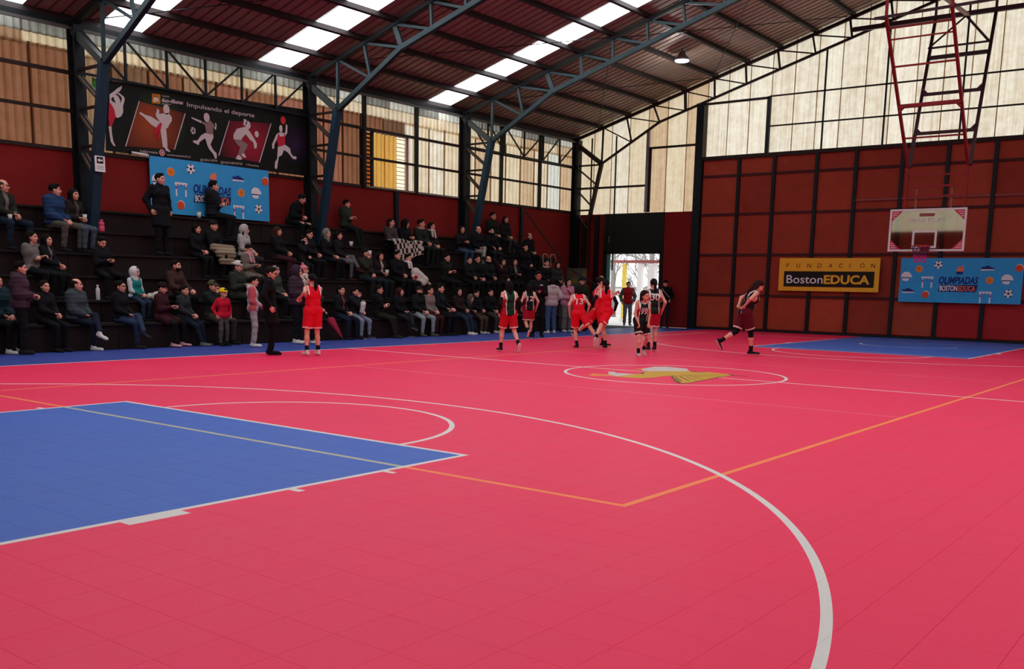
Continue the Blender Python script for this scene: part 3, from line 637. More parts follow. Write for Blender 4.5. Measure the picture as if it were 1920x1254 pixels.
def olimpiadas(O, ex, label, W_, H_, seed):
    ez = (0, 0, 1); d = ripple(W_, H_, seed); t = banner_cloth('banner', W_, H_, O, ex, ez, mat('blue_banner_cloth', '#34a0dc', .65, noise=.06), label, d)
    def pr(name, polys, m, lift=.004):
        mb = MB()
        for p in polys: mb.prism(p, O, ex, ez, .001, 0, lambda x, z: d(x, z)+lift)
        return mb.build(name, m, t)
    U = lambda a, b: (a*W_, b*H_)
    for i, (a, b, c) in enumerate(((.16, .755, '#f08a2c'), (.965, .78, '#e2502e'), (.745, .51, '#ef8a2c'), (.23, .17, '#e2502e'))):
        x, z = U(a, b); pr('ball_outline', [circle((x+(.01 if i % 2 else 0), z+(.015 if i % 2 else 0)), .105)], CB('pale', '#d9dbe8'), .004); b_ = pr('ball_print', [circle((x, z), .10)], CB('o'+c, c), .007)
        sm = MB()
        for an in (0, PI/3, 2*PI/3): sm.prism([(x+.095*math.cos(an)-.004*math.sin(an), z+.095*math.sin(an)+.004*math.cos(an)), (x+.095*math.cos(an)+.004*math.sin(an), z+.095*math.sin(an)-.004*math.cos(an)), (x-.095*math.cos(an)+.004*math.sin(an), z-.095*math.sin(an)-.004*math.cos(an)), (x-.095*math.cos(an)-.004*math.sin(an), z-.095*math.sin(an)+.004*math.cos(an))], O, ex, ez, .001, 0, lambda x, z: d(x, z)+.010)
        sm.build('seam', CB('seam', '#c65a1c'), t)
    for a, b in ((.32, .85), (.90, .23)):
        x, z = U(a, b); pr('ball_print', [circle((x, z), .115)], CB('white', '#e6e4ea')); pr('ball_patches', [circle((x, z), .038, 5, PI/2, PI/2+2*PI)]+[circle((x+.095*math.cos(q), z+.095*math.sin(q)), .026, 6) for q in np.linspace(PI/2, PI/2+2*PI, 6)[:-1]], CB('navyb', '#15152c'), .007)
    for a, b in ((.72, .77), (.08, .25)):
        x, z = U(a, b); pr('shoe_print', [[(x-.17, z-.02), (x-.17, z+.05), (x-.10, z+.045), (x-.02, z+.085), (x+.05, z+.07), (x+.12, z+.03), (x+.18, z+.015), (x+.18, z-.02)]], CB('navy', '#1c2c78')); pr('sole_print', [[(x-.175, z-.06), (x-.175, z-.02), (x+.185, z-.02), (x+.185, z-.05)]], CB('white', '#e6e4ea'))
    for a, b in ((.055, .58), (.88, .535)):
        x, z = U(a, b); x = max(x, .16)
        pr('hat_print', [[(x-.15, z-.02), (x-.14, z+.07), (x-.08, z+.13), (x, z+.145), (x+.09, z+.12), (x+.16, z+.03), (x+.165, z-.03), (x+.1, z-.02)], [(x-.13, z-.05), (x+.09, z-.05), (x+.07, z-.12), (x, z-.14), (x-.10, z-.12)]], CB('white', '#e6e4ea')); pr('hat_band', [[(x-.13, z-.025), (x, z-.035), (x+.12, z-.04), (x+.12, z-.05), (x, z-.05), (x-.13, z-.045)]], CB('navyb', '#15152c'), .007)
    for a, b in ((.237, .46), (.72, .14)):
        x, z = U(a, b); pr('hurdle_print', [[(x-.17, z+.10), (x+.17, z+.10), (x+.17, z+.16), (x-.17, z+.16)], [(x-.15, z-.17), (x-.11, z-.17), (x-.11, z+.10), (x-.15, z+.10)], [(x+.11, z-.17), (x+.15, z-.17), (x+.15, z+.10), (x+.11, z+.10)]], CB('white', '#e6e4ea'))
        pr('hurdle_stripes', [[(x-.155, z-.0), (x-.105, z-.0), (x-.105, z+.07), (x-.155, z+.07)], [(x+.105, z), (x+.155, z), (x+.155, z+.07), (x+.105, z+.07)]]+[[(x-.12+.1*k, z+.10), (x-.08+.1*k, z+.10), (x-.08+.1*k, z+.12), (x-.12+.1*k, z+.12)] for k in range(3)], CB('mauve', '#8a5aa8'), .007)
    x, z = U(.5, .70)
    pr('torch_flame', [[(x-.09, z), (x-.08, z+.09), (x-.02, z+.16), (x+.03, z+.13), (x+.08, z+.20), (x+.11, z+.08), (x+.09, z)]], CB('flame', '#f0805a')); pr('torch_cup', [[(x-.10, z), (x+.10, z), (x+.08, z-.08), (x-.08, z-.08)]], CB('navy', '#1c2c78'))
    mb = MB(); put_text(mb, 'OLIMPIADAS', *U(.335, .43), H_*.15, O, ex, ez, .006, width=W_*.32, bold=.035, shear=.18, disp=d); mb.build('lettering', CB('navy', '#1c2c78'), t)
    mb = MB(); gridpanel(mb, W_*.335, W_*.645, H_*.25, H_*.405, O, ex, ez, d, .006, shear=.17); mb.build('name_plate', CB('navyd', '#1a2a66'), t)
    mb = MB(); put_text(mb, 'BOSTON', *U(.347, .27), H_*.115, O, ex, ez, .012, width=W_*.145, bold=.03, disp=d); mb.build('lettering', CB('white', '#e6e4ea'), t)
    mb = MB(); put_text(mb, 'EDUCA', *U(.50, .27), H_*.115, O, ex, ez, .012, width=W_*.137, bold=.03, disp=d); mb.build('lettering', CB('coral', '#e8683c'), t)
    return t
olimpiadas((16.89, 1.50, 1.12), (0, -1, 0), 'blue sports banner with balls and hurdles on the far red wall beside the yellow banner', 3.40, 1.31, 3)
olimpiadas((-.86, 13.60, 2.92), (1, 0, 0), 'blue sports banner above the bleacher, partly behind two men in black', 3.46, 1.30, 4)
# yellow banner
O = (16.89, 5.37, 1.385); ex = (0, -1, 0); ez = (0, 0, 1); W_, H_ = 3.26, 1.05; d = ripple(W_, H_, 9, .035)
yb_ = banner_cloth('banner', W_, H_, O, ex, ez, mat('yellow_banner_cloth', '#eaae28', .6, noise=.06), 'yellow banner with a black name panel on the far red wall', d)
mb = MB(); gridpanel(mb, W_*.055, W_*.955, H_*.13, H_*.60, O, ex, ez, d, .006); mb.build('name_panel', CB('blackbrown', '#17100e'), yb_)
mb = MB()
for k, c in enumerate('FUNDACIÓN'): put_text(mb, c, W_*(.075+.105*k), H_*.71, H_*.13, O, ex, ez, .006, disp=d, shear=.1)
mb.build('lettering', CB('brownink', '#4a2c14'), yb_)
mb = MB(); put_text(mb, 'Boston', W_*.085, H_*.235, H_*.25, O, ex, ez, .014, width=W_*.365, disp=d, bold=.005); mb.build('lettering', CB('white', '#e6e4ea'), yb_)
mb = MB(); put_text(mb, 'EDUCA', W_*.46, H_*.235, H_*.25, O, ex, ez, .014, width=W_*.455, disp=d, bold=.035); mb.build('lettering', CB('amber', '#eab028'), yb_)
# black sports banner
BAN = {'gym':[[-1.789,5.443],[-1.685,5.521],[-1.576,5.618],[-1.47,5.682],[-1.491,5.616],[-1.548,5.536],[-1.606,5.526],[-1.528,5.5],[-1.433,5.444],[-1.422,5.382],[-1.47,5.233],[-1.472,5.106],[-1.525,5.011],[-1.607,4.963],[-1.673,4.974],[-1.69,5.074],[-1.695,5.152],[-1.744,5.207],[-1.794,5.27]],'gymhole1':[[-1.649,5.473],[-1.599,5.493],[-1.513,5.447],[-1.489,5.396],[-1.53,5.287],[-1.535,5.365],[-1.584,5.444]],'gymhole2':[[-1.754,5.362],[-1.7,5.41],[-1.677,5.343],[-1.645,5.277],[-1.739,5.31]],'gymred':[[-1.811,5.268],[-1.769,5.251],[-1.695,5.136],[-1.663,4.976],[-1.717,4.881],[-1.772,4.756],[-1.831,4.764],[-1.845,4.926]],'gymleg':[[-1.845,4.754],[-1.772,4.756],[-1.773,4.622],[-1.747,4.435],[-1.694,4.331],[-1.743,4.333],[-1.809,4.42],[-1.837,4.645]],'line1':[[-1.065,5.413],[-1.046,5.416],[-1.432,4.362],[-1.458,4.359]],'pan2':[[-1.041,5.406],[0.143,5.315],[-0.179,4.436],[-1.429,4.362]],'line2':[[0.143,5.315],[0.167,5.315],[-0.164,4.435],[-0.191,4.435]],'kar':[[-0.648,5.176],[-0.611,5.247],[-0.615,5.295],[-0.576,5.314],[-0.549,5.272],[-0.556,5.198],[-0.437,5.231],[-0.301,5.259],[-0.218,5.172],[-0.221,5.089],[-0.293,4.996],[-0.345,4.898],[-0.383,4.91],[-0.365,4.639],[-0.364,4.44],[-0.289,4.382],[-0.299,4.361],[-0.415,4.384],[-0.431,4.448],[-0.488,4.458],[-0.509,4.654],[-0.534,4.832],[-0.504,5.0],[-0.642,4.875],[-0.772,4.931],[-0.898,5.027],[-0.951,5.076],[-1.041,5.12],[-1.067,5.156],[-1.03,5.17],[-0.921,5.129],[-0.764,5.111],[-0.597,5.037],[-0.541,5.028],[-0.622,5.115]],'karhead':[[-0.356,5.33]],'belt':[[-0.532,5.013],[-0.495,4.985],[-0.54,4.815],[-0.578,4.604],[-0.635,4.605],[-0.591,4.824],[-0.678,4.698],[-0.725,4.709],[-0.691,4.828]],'socarm':[[0.309,5.255],[0.349,5.249],[0.601,5.203],[0.589,5.147],[0.348,5.215]],'shirt':[[0.591,5.201],[0.693,5.181],[0.729,5.167],[0.859,5.246],[0.964,5.147],[0.922,5.06],[0.927,4.931],[0.711,4.936],[0.726,4.946],[0.691,5.113],[0.599,5.148]],'sochead':[[0.754,5.304]],'socarm2':[[0.986,5.215],[1.035,5.189],[1.02,5.057],[0.98,5.044],[0.962,5.098],[1.003,5.136]],'soclegs':[[0.716,4.945],[0.579,4.859],[0.471,4.726],[0.349,4.711],[0.347,4.668],[0.498,4.618],[0.532,4.699],[0.68,4.803],[0.715,4.759],[0.741,4.665],[0.796,4.558],[0.911,4.457],[0.966,4.343],[1.017,4.37],[1.011,4.485],[0.914,4.555],[0.839,4.677],[0.934,4.851],[0.927,4.931],[0.711,4.936]],'socball':[[0.358,4.941]],'line3':[[1.409,5.322],[1.429,5.325],[1.089,4.436],[1.061,4.438]],'pan4':[[1.433,5.322],[2.707,5.431],[2.3,4.406],[1.093,4.441]],'volhead':[[1.983,5.293]],'volpony':[[1.857,5.426],[1.93,5.42],[1.96,5.349],[1.894,5.256],[1.844,5.275]],'vol':[[1.904,5.241],[1.641,5.156],[1.534,5.009],[1.526,4.889],[1.758,4.896],[1.823,4.98],[1.909,5.057],[2.032,4.939],[2.137,4.884],[2.165,4.735],[2.23,4.743],[2.254,4.865],[2.141,5.02],[2.017,5.155],[1.976,5.2]],'volpants':[[1.526,4.892],[1.758,4.896],[1.955,4.811],[1.92,4.706],[1.833,4.595],[1.769,4.554],[1.705,4.53],[1.654,4.541],[1.711,4.715],[1.589,4.8]],'volshoe1':[[1.577,4.416],[1.653,4.524],[1.715,4.515],[1.786,4.439],[1.722,4.398]],'volshoe2':[[1.737,4.534],[1.833,4.595],[1.914,4.486],[1.829,4.469]],'volball':[[2.25,5.101]],'line4':[[2.707,5.431],[2.729,5.43],[2.33,4.401],[2.3,4.401]],'bball':[[3.116,5.568]],'bhead':[[3.036,5.341]],'barm':[[3.209,5.485],[3.254,5.457],[3.249,5.265],[3.167,5.158],[3.123,5.214],[3.181,5.273]],'barm2':[[2.966,5.228],[2.887,5.183],[2.736,4.906],[2.744,4.795],[2.8,4.81],[2.814,4.915],[2.918,5.083]],'btorso':[[2.955,5.235],[3.136,5.25],[3.166,5.115],[2.907,5.082]],'bjersey':[[2.959,5.218],[2.991,5.141],[3.138,5.16],[3.135,5.232],[3.167,5.219],[3.163,4.957],[3.037,4.907],[2.924,4.868],[2.895,5.046]],'blegs':[[2.924,4.868],[3.163,4.957],[3.333,4.873],[3.353,4.769],[3.421,4.689],[3.548,4.686],[3.535,4.613],[3.419,4.618],[3.261,4.759],[3.126,4.813],[3.054,4.665],[2.952,4.619],[2.914,4.458],[2.889,4.316],[2.843,4.285],[2.811,4.343],[2.825,4.466],[2.894,4.56]],'logo':[[-0.722,5.632],[-0.505,5.646],[-0.514,5.433],[-0.732,5.416]],'t1':[[0.208,5.483],[2.186,5.506],[0.211,5.576]],'tl1':[[-0.469,5.603],[-0.268,5.613]],'tl2':[[-0.474,5.488],[0.1,5.514],[-0.471,5.553]],'tl3':[[-0.476,5.43],[-0.236,5.442]],'f1':[[-1.08,4.266],[-0.629,4.285]],'fe':[[-0.513,4.323]],'f2':[[-0.39,4.274],[0.252,4.291]],'f3':[[0.531,4.252],[1.034,4.282]],'f4':[[1.124,4.259],[1.781,4.283]],'f5':[[1.897,4.282],[2.293,4.289]],'corners':[[-1.848,5.745],[-1.924,4.212],[3.987,5.96],[3.882,4.214]],'green':[[-2.188,5.755],[-2.013,5.708],[-2.025,5.459],[-2.198,5.57]]}
BYY = 13.60
bb = empty('banner', (1.05, BYY, 4.2), 'long black sports banner with white athlete silhouettes high above the bleacher', 'banner')
c4 = BAN['corners']
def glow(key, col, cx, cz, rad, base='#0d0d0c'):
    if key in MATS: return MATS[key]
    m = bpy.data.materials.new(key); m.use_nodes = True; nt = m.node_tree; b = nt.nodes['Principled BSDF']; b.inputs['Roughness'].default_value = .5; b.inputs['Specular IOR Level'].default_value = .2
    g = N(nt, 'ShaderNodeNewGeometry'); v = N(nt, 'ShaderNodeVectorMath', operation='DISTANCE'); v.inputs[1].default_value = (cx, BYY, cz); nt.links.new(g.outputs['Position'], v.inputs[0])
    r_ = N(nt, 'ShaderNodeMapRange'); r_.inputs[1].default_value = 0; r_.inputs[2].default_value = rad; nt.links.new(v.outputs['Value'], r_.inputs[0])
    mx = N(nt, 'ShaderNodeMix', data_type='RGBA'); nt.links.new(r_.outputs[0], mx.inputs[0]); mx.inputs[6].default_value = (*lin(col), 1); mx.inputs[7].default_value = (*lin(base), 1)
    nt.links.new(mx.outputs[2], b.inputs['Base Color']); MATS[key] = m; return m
def bp(name, polys, m, lay):
    mb = MB()
    for p in polys: mb.prism([(a, b) for a, b in p], (0, BYY-.004*lay, 0), (1, 0, 0), (0, 0, 1), .0015)
    return mb.build(name, m, bb)
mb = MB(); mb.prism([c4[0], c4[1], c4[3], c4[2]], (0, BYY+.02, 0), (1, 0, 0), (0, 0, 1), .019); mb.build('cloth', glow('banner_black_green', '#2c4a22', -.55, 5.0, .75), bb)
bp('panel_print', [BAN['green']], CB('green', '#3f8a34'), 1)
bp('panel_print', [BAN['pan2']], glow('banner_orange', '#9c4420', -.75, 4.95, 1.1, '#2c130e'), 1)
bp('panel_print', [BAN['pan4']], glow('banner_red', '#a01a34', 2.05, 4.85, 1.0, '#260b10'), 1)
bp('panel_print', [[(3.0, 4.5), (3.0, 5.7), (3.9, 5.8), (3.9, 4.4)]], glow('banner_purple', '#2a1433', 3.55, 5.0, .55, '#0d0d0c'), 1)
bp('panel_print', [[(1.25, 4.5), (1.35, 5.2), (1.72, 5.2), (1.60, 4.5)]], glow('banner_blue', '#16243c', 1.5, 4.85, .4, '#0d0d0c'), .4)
SIL = CB('silhouette', '#c9bdba'); SRED = CB('silred', '#b81630'); SMAU = CB('silmauve', '#8a6e6c')
bp('gymnast_print', [BAN['gym'], BAN['gymleg']], SIL, 3); bp('gymnast_gaps', [BAN['gymhole1'], BAN['gymhole2']], CB('bk', '#14140f'), 4); bp('gymnast_leotard', [BAN['gymred']], SRED, 5)
hd = lambda k, rx, rz: circle(BAN[k][0], 1, 18, sx=rx, sz=rz)
bp('karate_print', [BAN['kar'], hd('karhead', .085, .115)], SIL, 3); bp('karate_belt', [BAN['belt']], SRED, 5)
bp('footballer_print', [BAN['socarm'], BAN['socarm2'], BAN['soclegs'], hd('sochead', .085, .11)], SIL, 3); bp('footballer_shirt', [BAN['shirt']], SMAU, 5); bp('football_print', [hd('socball', .075, .085)], SIL, 3); bp('football_patches', [circle(BAN['socball'][0], .03, 5)]+[circle((BAN['socball'][0][0]+.06*math.cos(q), BAN['socball'][0][1]+.06*math.sin(q)), .017, 5) for q in np.linspace(0, 2*PI, 6)[:-1]], CB('bk', '#14140f'), 5)
bp('volley_print', [BAN['vol'], BAN['volpony'], BAN['volshoe1'], BAN['volshoe2'], hd('volhead', .08, .10)], SIL, 3); bp('volley_trousers', [BAN['volpants']], SMAU, 5); bp('volleyball_print', [hd('volball', .065, .08)], SIL, 3)
bp('player_print', [BAN['barm'], BAN['barm2'], BAN['btorso'], BAN['blegs'], hd('bhead', .055, .095)], SIL, 3); bp('player_jersey', [BAN['bjersey']], SRED, 5); bp('basketball_print', [hd('bball', .085, .10)], CB('ballred', '#c9302c'), 3)
bp('slanted_line', [BAN['line1']], SIL, 3); bp('slanted_line', [BAN['line2']], SIL, 3); bp('slanted_line', [BAN['line3']], SIL, 3); bp('slanted_line', [BAN['line4']], SIL, 3)
bp('crest_print', [BAN['logo']], CB('crestor', '#c07a20'), 3)
lx, lz = BAN['logo'][0]; bp('crest_figure', [[(lx+.02, lz-.17), (lx+.04, lz-.08), (lx+.10, lz-.06), (lx+.16, lz-.10), (lx+.16, lz-.18), (lx+.11, lz-.14), (lx+.07, lz-.19)]], CB('crestwh', '#d8cbb8'), 5)
bp('crest_figure', [[(lx+.03, lz-.02), (lx+.08, lz-.05), (lx+.13, lz-.02), (lx+.12, lz-.06), (lx+.05, lz-.06)]], CB('crestbr', '#7a3a12'), 5)
def btext(s, k, h, bold=0., zoff=0., m=SIL):
    a, b = BAN[k][0], BAN[k][1]; mb = MB(); L = math.hypot(b[0]-a[0], b[1]-a[1]); put_text(mb, s, 0, 0, h, (a[0], BYY-.014, a[1]+zoff), (b[0]-a[0], 0, b[1]-a[1]), (0, 0, 1), .002, width=L, bold=bold); mb.build('lettering', m, bb)
btext('Impulsando el deporte', 't1', .10, .006)
btext('COLEGIO', 'tl1', .035); btext('duo-dilunas', 'tl2', .085, .03); btext('DE MAIPU', 'tl3', .03)
btext('Infórmate', 'f1', .06); btext('www.austral.cl', 'f2', .05); btext('@HSRH NIDIA', 'f3', .05); btext('@HSLB DEPORTES', 'f4', .05); btext('f Fomenta', 'f5', .05)
bp('round_emblem', [circle(BAN['fe'][0], .075)], CB('pinkwhite', '#d8aeb4'), 3); bp('round_emblem_ring', [circle(BAN['fe'][0], .05)], CB('emred', '#a8344a'), 5); bp('round_emblem_core', [circle(BAN['fe'][0], .028)], CB('pinkwhite', '#d8aeb4'), 6)
# tube of the light strip under the black banner, arrow sign on the near leg
t = empty('strip_light', (-1.05, 13.62, 4.22), 'unlit white fluorescent tube left of the blue banner over the bleacher', 'lamp'); MB().tube([(-1.32, 13.58, 4.235), (-.88, 13.58, 4.215)], .028, 10).build('tube', WHITE, t, True); MB().box(-1.34, -.86, 13.60, 13.66, 4.22, 4.27).build('fitting', mat('grey_fitting', '#77746e', .5), t)
for x in (-1.345, -.875): MB().box(x, x+.02, 13.55, 13.62, 4.19, 4.27).build('end_cap', BLACKP, t)
sg = empty('arrow_sign', (-2.55, 12.79, 3.66), 'white sign with a black arrow panel on the nearest blue truss leg', 'sign')
MB().box(-2.665, -2.435, 12.785, 12.80, 3.64, 3.97).build('plate', WHITE, sg)
mb = MB(); mb.prism([(-.075, .15), (.075, .15), (.075, .29), (-.075, .29)], (-2.55, 12.785, 3.66), (1, 0, 0), (0, 0, 1), .002); mb.build('arrow_panel', BLACKP, sg)
mb = MB(); mb.prism([(-.06, .22), (-.01, .265), (-.01, .237), (.055, .237), (.055, .203), (-.01, .203), (-.01, .175)], (-2.55, 12.782, 3.66), (1, 0, 0), (0, 0, 1), .002); mb.build('arrow', WHITE, sg)
mb = MB()
for k in range(3): mb.prism([(-.08, .03+.03*k), (.08, .03+.03*k), (.08, .042+.03*k), (-.08, .042+.03*k)], (-2.55, 12.784, 3.66), (1, 0, 0), (0, 0, 1), .001)
mb.build('small_print', mat('grey_ink', '#9a9894', .7), sg)

# ------------------------------------------------------------------ figures: distance-field bodies turned into meshes
def nets(F, o, h):
    nx_, ny_, nz_ = F.shape; I = F < 0
    c = np.zeros((nx_-1, ny_-1, nz_-1), np.int8)
    sl = lambda A, dx, dy, dz: A[dx:nx_-1+dx, dy:ny_-1+dy, dz:nz_-1+dz]
    for dx in (0, 1):
        for dy in (0, 1):
            for dz in (0, 1): c += sl(I, dx, dy, dz)
    act = (c > 0) & (c < 8); idx = -np.ones(c.shape, np.int64); ijk = np.argwhere(act); idx[act] = np.arange(len(ijk))
    acc = np.zeros((len(ijk), 3)); cnt = np.zeros(len(ijk)); a = ijk.T
    cor = [(x, y, z) for x in (0, 1) for y in (0, 1) for z in (0, 1)]
    for p in cor:
        for ax in range(3):
            if p[ax]: continue
            q = list(p); q[ax] = 1
            v0 = F[a[0]+p[0], a[1]+p[1], a[2]+p[2]]; v1 = F[a[0]+q[0], a[1]+q[1], a[2]+q[2]]
            s = (v0 < 0) != (v1 < 0); t = np.where(s, v0/np.where(s, v0-v1, 1), 0)
            pt = np.repeat(np.array([p], float), len(ijk), 0); pt[:, ax] += t; acc[s] += pt[s]; cnt[s] += 1
    V = o+h*(ijk+acc/np.maximum(cnt, 1)[:, None])
    faces = []
    for ax in range(3):
        b_, c_ = (ax+1) % 3, (ax+2) % 3
        sh = [slice(None)]*3; s0 = list(sh); s1 = list(sh)
        s0[ax] = slice(0, F.shape[ax]-1); s1[ax] = slice(1, F.shape[ax])
        d = I[tuple(s0)].astype(int)-I[tuple(s1)].astype(int)
        e = np.argwhere(d != 0)
        m = (e[:, b_] > 0) & (e[:, c_] > 0) & (e[:, b_] < F.shape[b_]-1) & (e[:, c_] < F.shape[c_]-1); e = e[m]
        dv = d[tuple(e.T)]
        def cell(db, dc):
            k = e.copy(); k[:, b_] += db; k[:, c_] += dc; return idx[tuple(k.T)]
        q = np.stack([cell(-1, -1), cell(0, -1), cell(0, 0), cell(-1, 0)], 1)
        q[dv < 0] = q[dv < 0][:, ::-1]; faces.append(q)
    return V, np.concatenate(faces)
def cap(a, b, ra, rb=None, clip=None, sq=None): return ('c', np.array(a, float), np.array(b, float), ra, ra if rb is None else rb, clip, sq)
def ell(c, r_, clip=None, rot=None): return ('e', np.array(c, float), np.array(r_, float), rot, 0, clip, None)
def pdist(p, P):
    if p[0] == 'c':
        a, b = p[1], p[2]; d = b-a; L = max(d@d, 1e-9); w_ = P-a
        t = np.clip(w_@d/L, 0, 1); D = np.sqrt(((w_-t[..., None]*d)**2).sum(-1))-(p[3]+(p[4]-p[3])*t)
    else:
        w_ = P-p[1]
        if p[3] is not None: w_ = w_@p[3]
        k = np.sqrt(((w_/p[2])**2).sum(-1)); D = (k-1)*p[2].min()*.5+(k-1)*p[2].mean()*.5
    if p[5]:
        for c, n in p[5]: D = np.maximum(D, (P-np.array(c, float))@np.array(n, float))
    return D
def field(prims, P, k=.03, subs=()):
    D = None
    for p in prims:
        d = pdist(p, P)
        if D is None: D = d
        else:
            h_ = np.clip(.5+.5*(d-D)/k, 0, 1); D = d*(1-h_)+D*h_-k*h_*(1-h_)
    for p in subs: D = np.maximum(D, -pdist(p, P))
    return D
def solid(prims, h, k=.03, subs=(), mod=None, clips=()):
    lo = np.min([np.minimum(p[1], p[2])-max(p[3], p[4]) if p[0] == 'c' else p[1]-p[2].max() for p in prims], 0)-2*h-.02
    hi = np.max([np.maximum(p[1], p[2])+max(p[3], p[4]) if p[0] == 'c' else p[1]+p[2].max() for p in prims], 0)+2*h+.02
    n = np.ceil((hi-lo)/h).astype(int)+1
    P = np.stack(np.meshgrid(*[lo[i]+h*np.arange(n[i]) for i in range(3)], indexing='ij'), -1)
    F = field(prims, P, k, subs)
    if mod is not None: F = F+mod(P)
    for c, nn in clips: F = np.maximum(F, (P-np.array(c, float))@np.array(nn, float))
    return nets(F, lo, h)
def np_mesh(name, V, F, mats, mi=None, smooth=True):
    me = bpy.data.meshes.new(name)
    me.vertices.add(len(V)); me.vertices.foreach_set('co', np.asarray(V, np.float32).ravel())
    F = np.asarray(F); me.loops.add(F.size); me.loops.foreach_set('vertex_index', F.ravel().astype(np.int32))
    me.polygons.add(len(F)); me.polygons.foreach_set('loop_start', np.arange(0, F.size, F.shape[1], dtype=np.int32))
    if mi is not None: me.polygons.foreach_set('material_index', np.asarray(mi, np.int32))
    if smooth: me.polygons.foreach_set('use_smooth', np.ones(len(F), bool))
    for m in mats: me.materials.append(m)
    me.update(calc_edges=True); return me
A3 = lambda *v: np.array(v, float)
# head template (metres, centre of the head, +Y = face)
HEADP = [ell((0, -.012, .030), (.075, .094, .088)), ell((0, .022, -.030), (.060, .068, .080)), ell((0, .058, -.088), (.026, .026, .022)),
         ell((.034, .058, -.028), (.026, .028, .030)), ell((-.034, .058, -.028), (.026, .028, .030)), cap((-.038, .080, .026), (.038, .080, .026), .012),
         ell((.077, -.006, -.008), (.010, .020, .032)), ell((-.077, -.006, -.008), (.010, .020, .032)), cap((0, .086, .012), (0, .106, -.024), .008, .0125), cap((-.020, .082, -.058), (.020, .082, -.058), .010)]
HV, HF = solid(HEADP, .0085, .014, subs=[ell((.031, .104, .006), (.016, .018, .010)), ell((-.031, .104, .006), (.016, .018, .010))])
hc = HV[HF].mean(1); ax_ = np.abs(hc[:, 0])
HM = np.zeros(len(HF), int)
HM[(np.abs(ax_-.031) < .013) & (np.abs(hc[:, 2]-.007) < .008) & (hc[:, 1] > .06)] = 1     # eyes
HM[(ax_ > .012) & (ax_ < .050) & (np.abs(hc[:, 2]-.028) < .006) & (hc[:, 1] > .062)] = 2   # brows
HM[(ax_ < .024) & (np.abs(hc[:, 2]+.059) < .008) & (hc[:, 1] > .074)] = 3                  # lips
# hand templates: wrist at origin, fingers along +Y, palm down, thumb on +X
def hand(curl):
    pr = [ell((0, .045, 0), (.036, .046, .014)), cap((-.018, .0, 0), (-.022, .07, 0), .012), cap((.018, 0, 0), (.022, .07, 0), .012)]
    for x, L_, sp in ((.026, .072, .06), (.009, .080, .01), (-.009, .074, -.03), (-.025, .058, -.09)):
        p = A3(x, .082, 0); an = 0
        for seg, rr, bend in ((.45, .0085, curl*.8), (.32, .0078, curl), (.25, .0068, curl*.7)):
            an += bend; q = p+L_*seg*A3(sp*math.cos(an), math.cos(an), -math.sin(an)); pr.append(cap(p, q, rr, rr*.92)); p = q
    t0 = A3(.026, .018, -.004); t1 = A3(.052, .050, -.014); t2 = A3(.050 if curl > .6 else .062, .082, -.026-.02*curl)
    pr += [cap(t0, t1, .013, .0105), cap(t1, t2, .0105, .008)]
    return solid(pr, .0072, .008)
HANDS = {False: hand(.35), True: hand(.95)}
# shoe template: ankle at origin, toes along +Y, sole at z=-.08
SHV, SHF = solid([cap((0, -.045, -.045), (0, .02, -.045), .036, .038), cap((0, .02, -.05), (0, .155, -.056), .038, .034), cap((0, -.02, .02), (0, 0, -.04), .040, .040), ell((0, .14, -.056), (.042, .05, .026))], .012, .02, clips=[((0, 0, -.079), (0, 0, -1)), ((0, 0, .03), (0, 0, 1))])
shc = SHV[SHF].mean(1); SHM = (shc[:, 2] < -.058).astype(int)
# hair and headgear, built once in head coordinates
_n = A3(0, .79, -.61)
HAIRLINE = [((0, .072, .070), _n), ((0, 0, -.085), (0, 0, -1))]
CAPH = ell((0, -.016, .040), (.084, .099, .089), HAIRLINE)
def hs(prims, k=.02, subs=(), h=.0115, **kw): return solid(prims, h, k, subs, **kw)
HAIR = {
 'short': hs([CAPH, ell((0, .045, .105), (.055, .035, .022))]),
 'long': hs([CAPH, cap((.070, -.035, .02), (.085, -.045, -.19), .030, .026), cap((-.070, -.035, .02), (-.085, -.045, -.19), .030, .026), cap((0, -.075, 0), (0, -.085, -.22), .062, .055)], .03),
 'longfront': hs([CAPH, cap((.072, -.01, .02), (.085, .045, -.24), .028, .022), cap((-.072, -.01, .02), (-.085, .045, -.24), .028, .022), cap((0, -.075, 0), (0, -.085, -.16), .062, .05)], .03),
 'back': hs([cap((.070, -.035, .0), (.085, -.045, -.19), .028, .026), cap((-.070, -.035, .0), (-.085, -.045, -.19), .028, .026), cap((0, -.075, 0), (0, -.085, -.22), .055, .055)], .03),
 'bob': hs([CAPH, cap((.070, -.03, .03), (.078, -.02, -.085), .028, .024), cap((-.070, -.03, .03), (-.078, -.02, -.085), .028, .024), cap((0, -.07, 0), (0, -.075, -.09), .06, .055)], .03),
 'pony': hs([CAPH, cap((0, -.095, .055), (0, -.135, .02), .026, .030), cap((0, -.135, .02), (0, -.145, -.12), .030, .034), cap((0, -.145, -.12), (0, -.13, -.34), .034, .014)], .02),
 'bun': hs([CAPH, ell((0, -.10, .075), (.042, .036, .042))]),
 'thin': hs([ell((0, -.02, .028), (.082, .096, .085), [((0, .03, .03), A3(0, .79, -.61)), ((0, 0, -.07), (0, 0, -1)), ((0, 0, .075), (0, .3, .95))])]),
 'beard': hs([ell((0, .030, -.060), (.063, .068, .064), [((0, .045, -.035), A3(0, .15, 1)), ((0, .0, 0), (0, -1, -.2))])], subs=[cap((-.018, .10, -.055), (.018, .10, -.055), .012)]),
}
DOME = ell((0, -.012, .042), (.090, .106, .096), [((0, 0, .034), (0, .22, -1))])
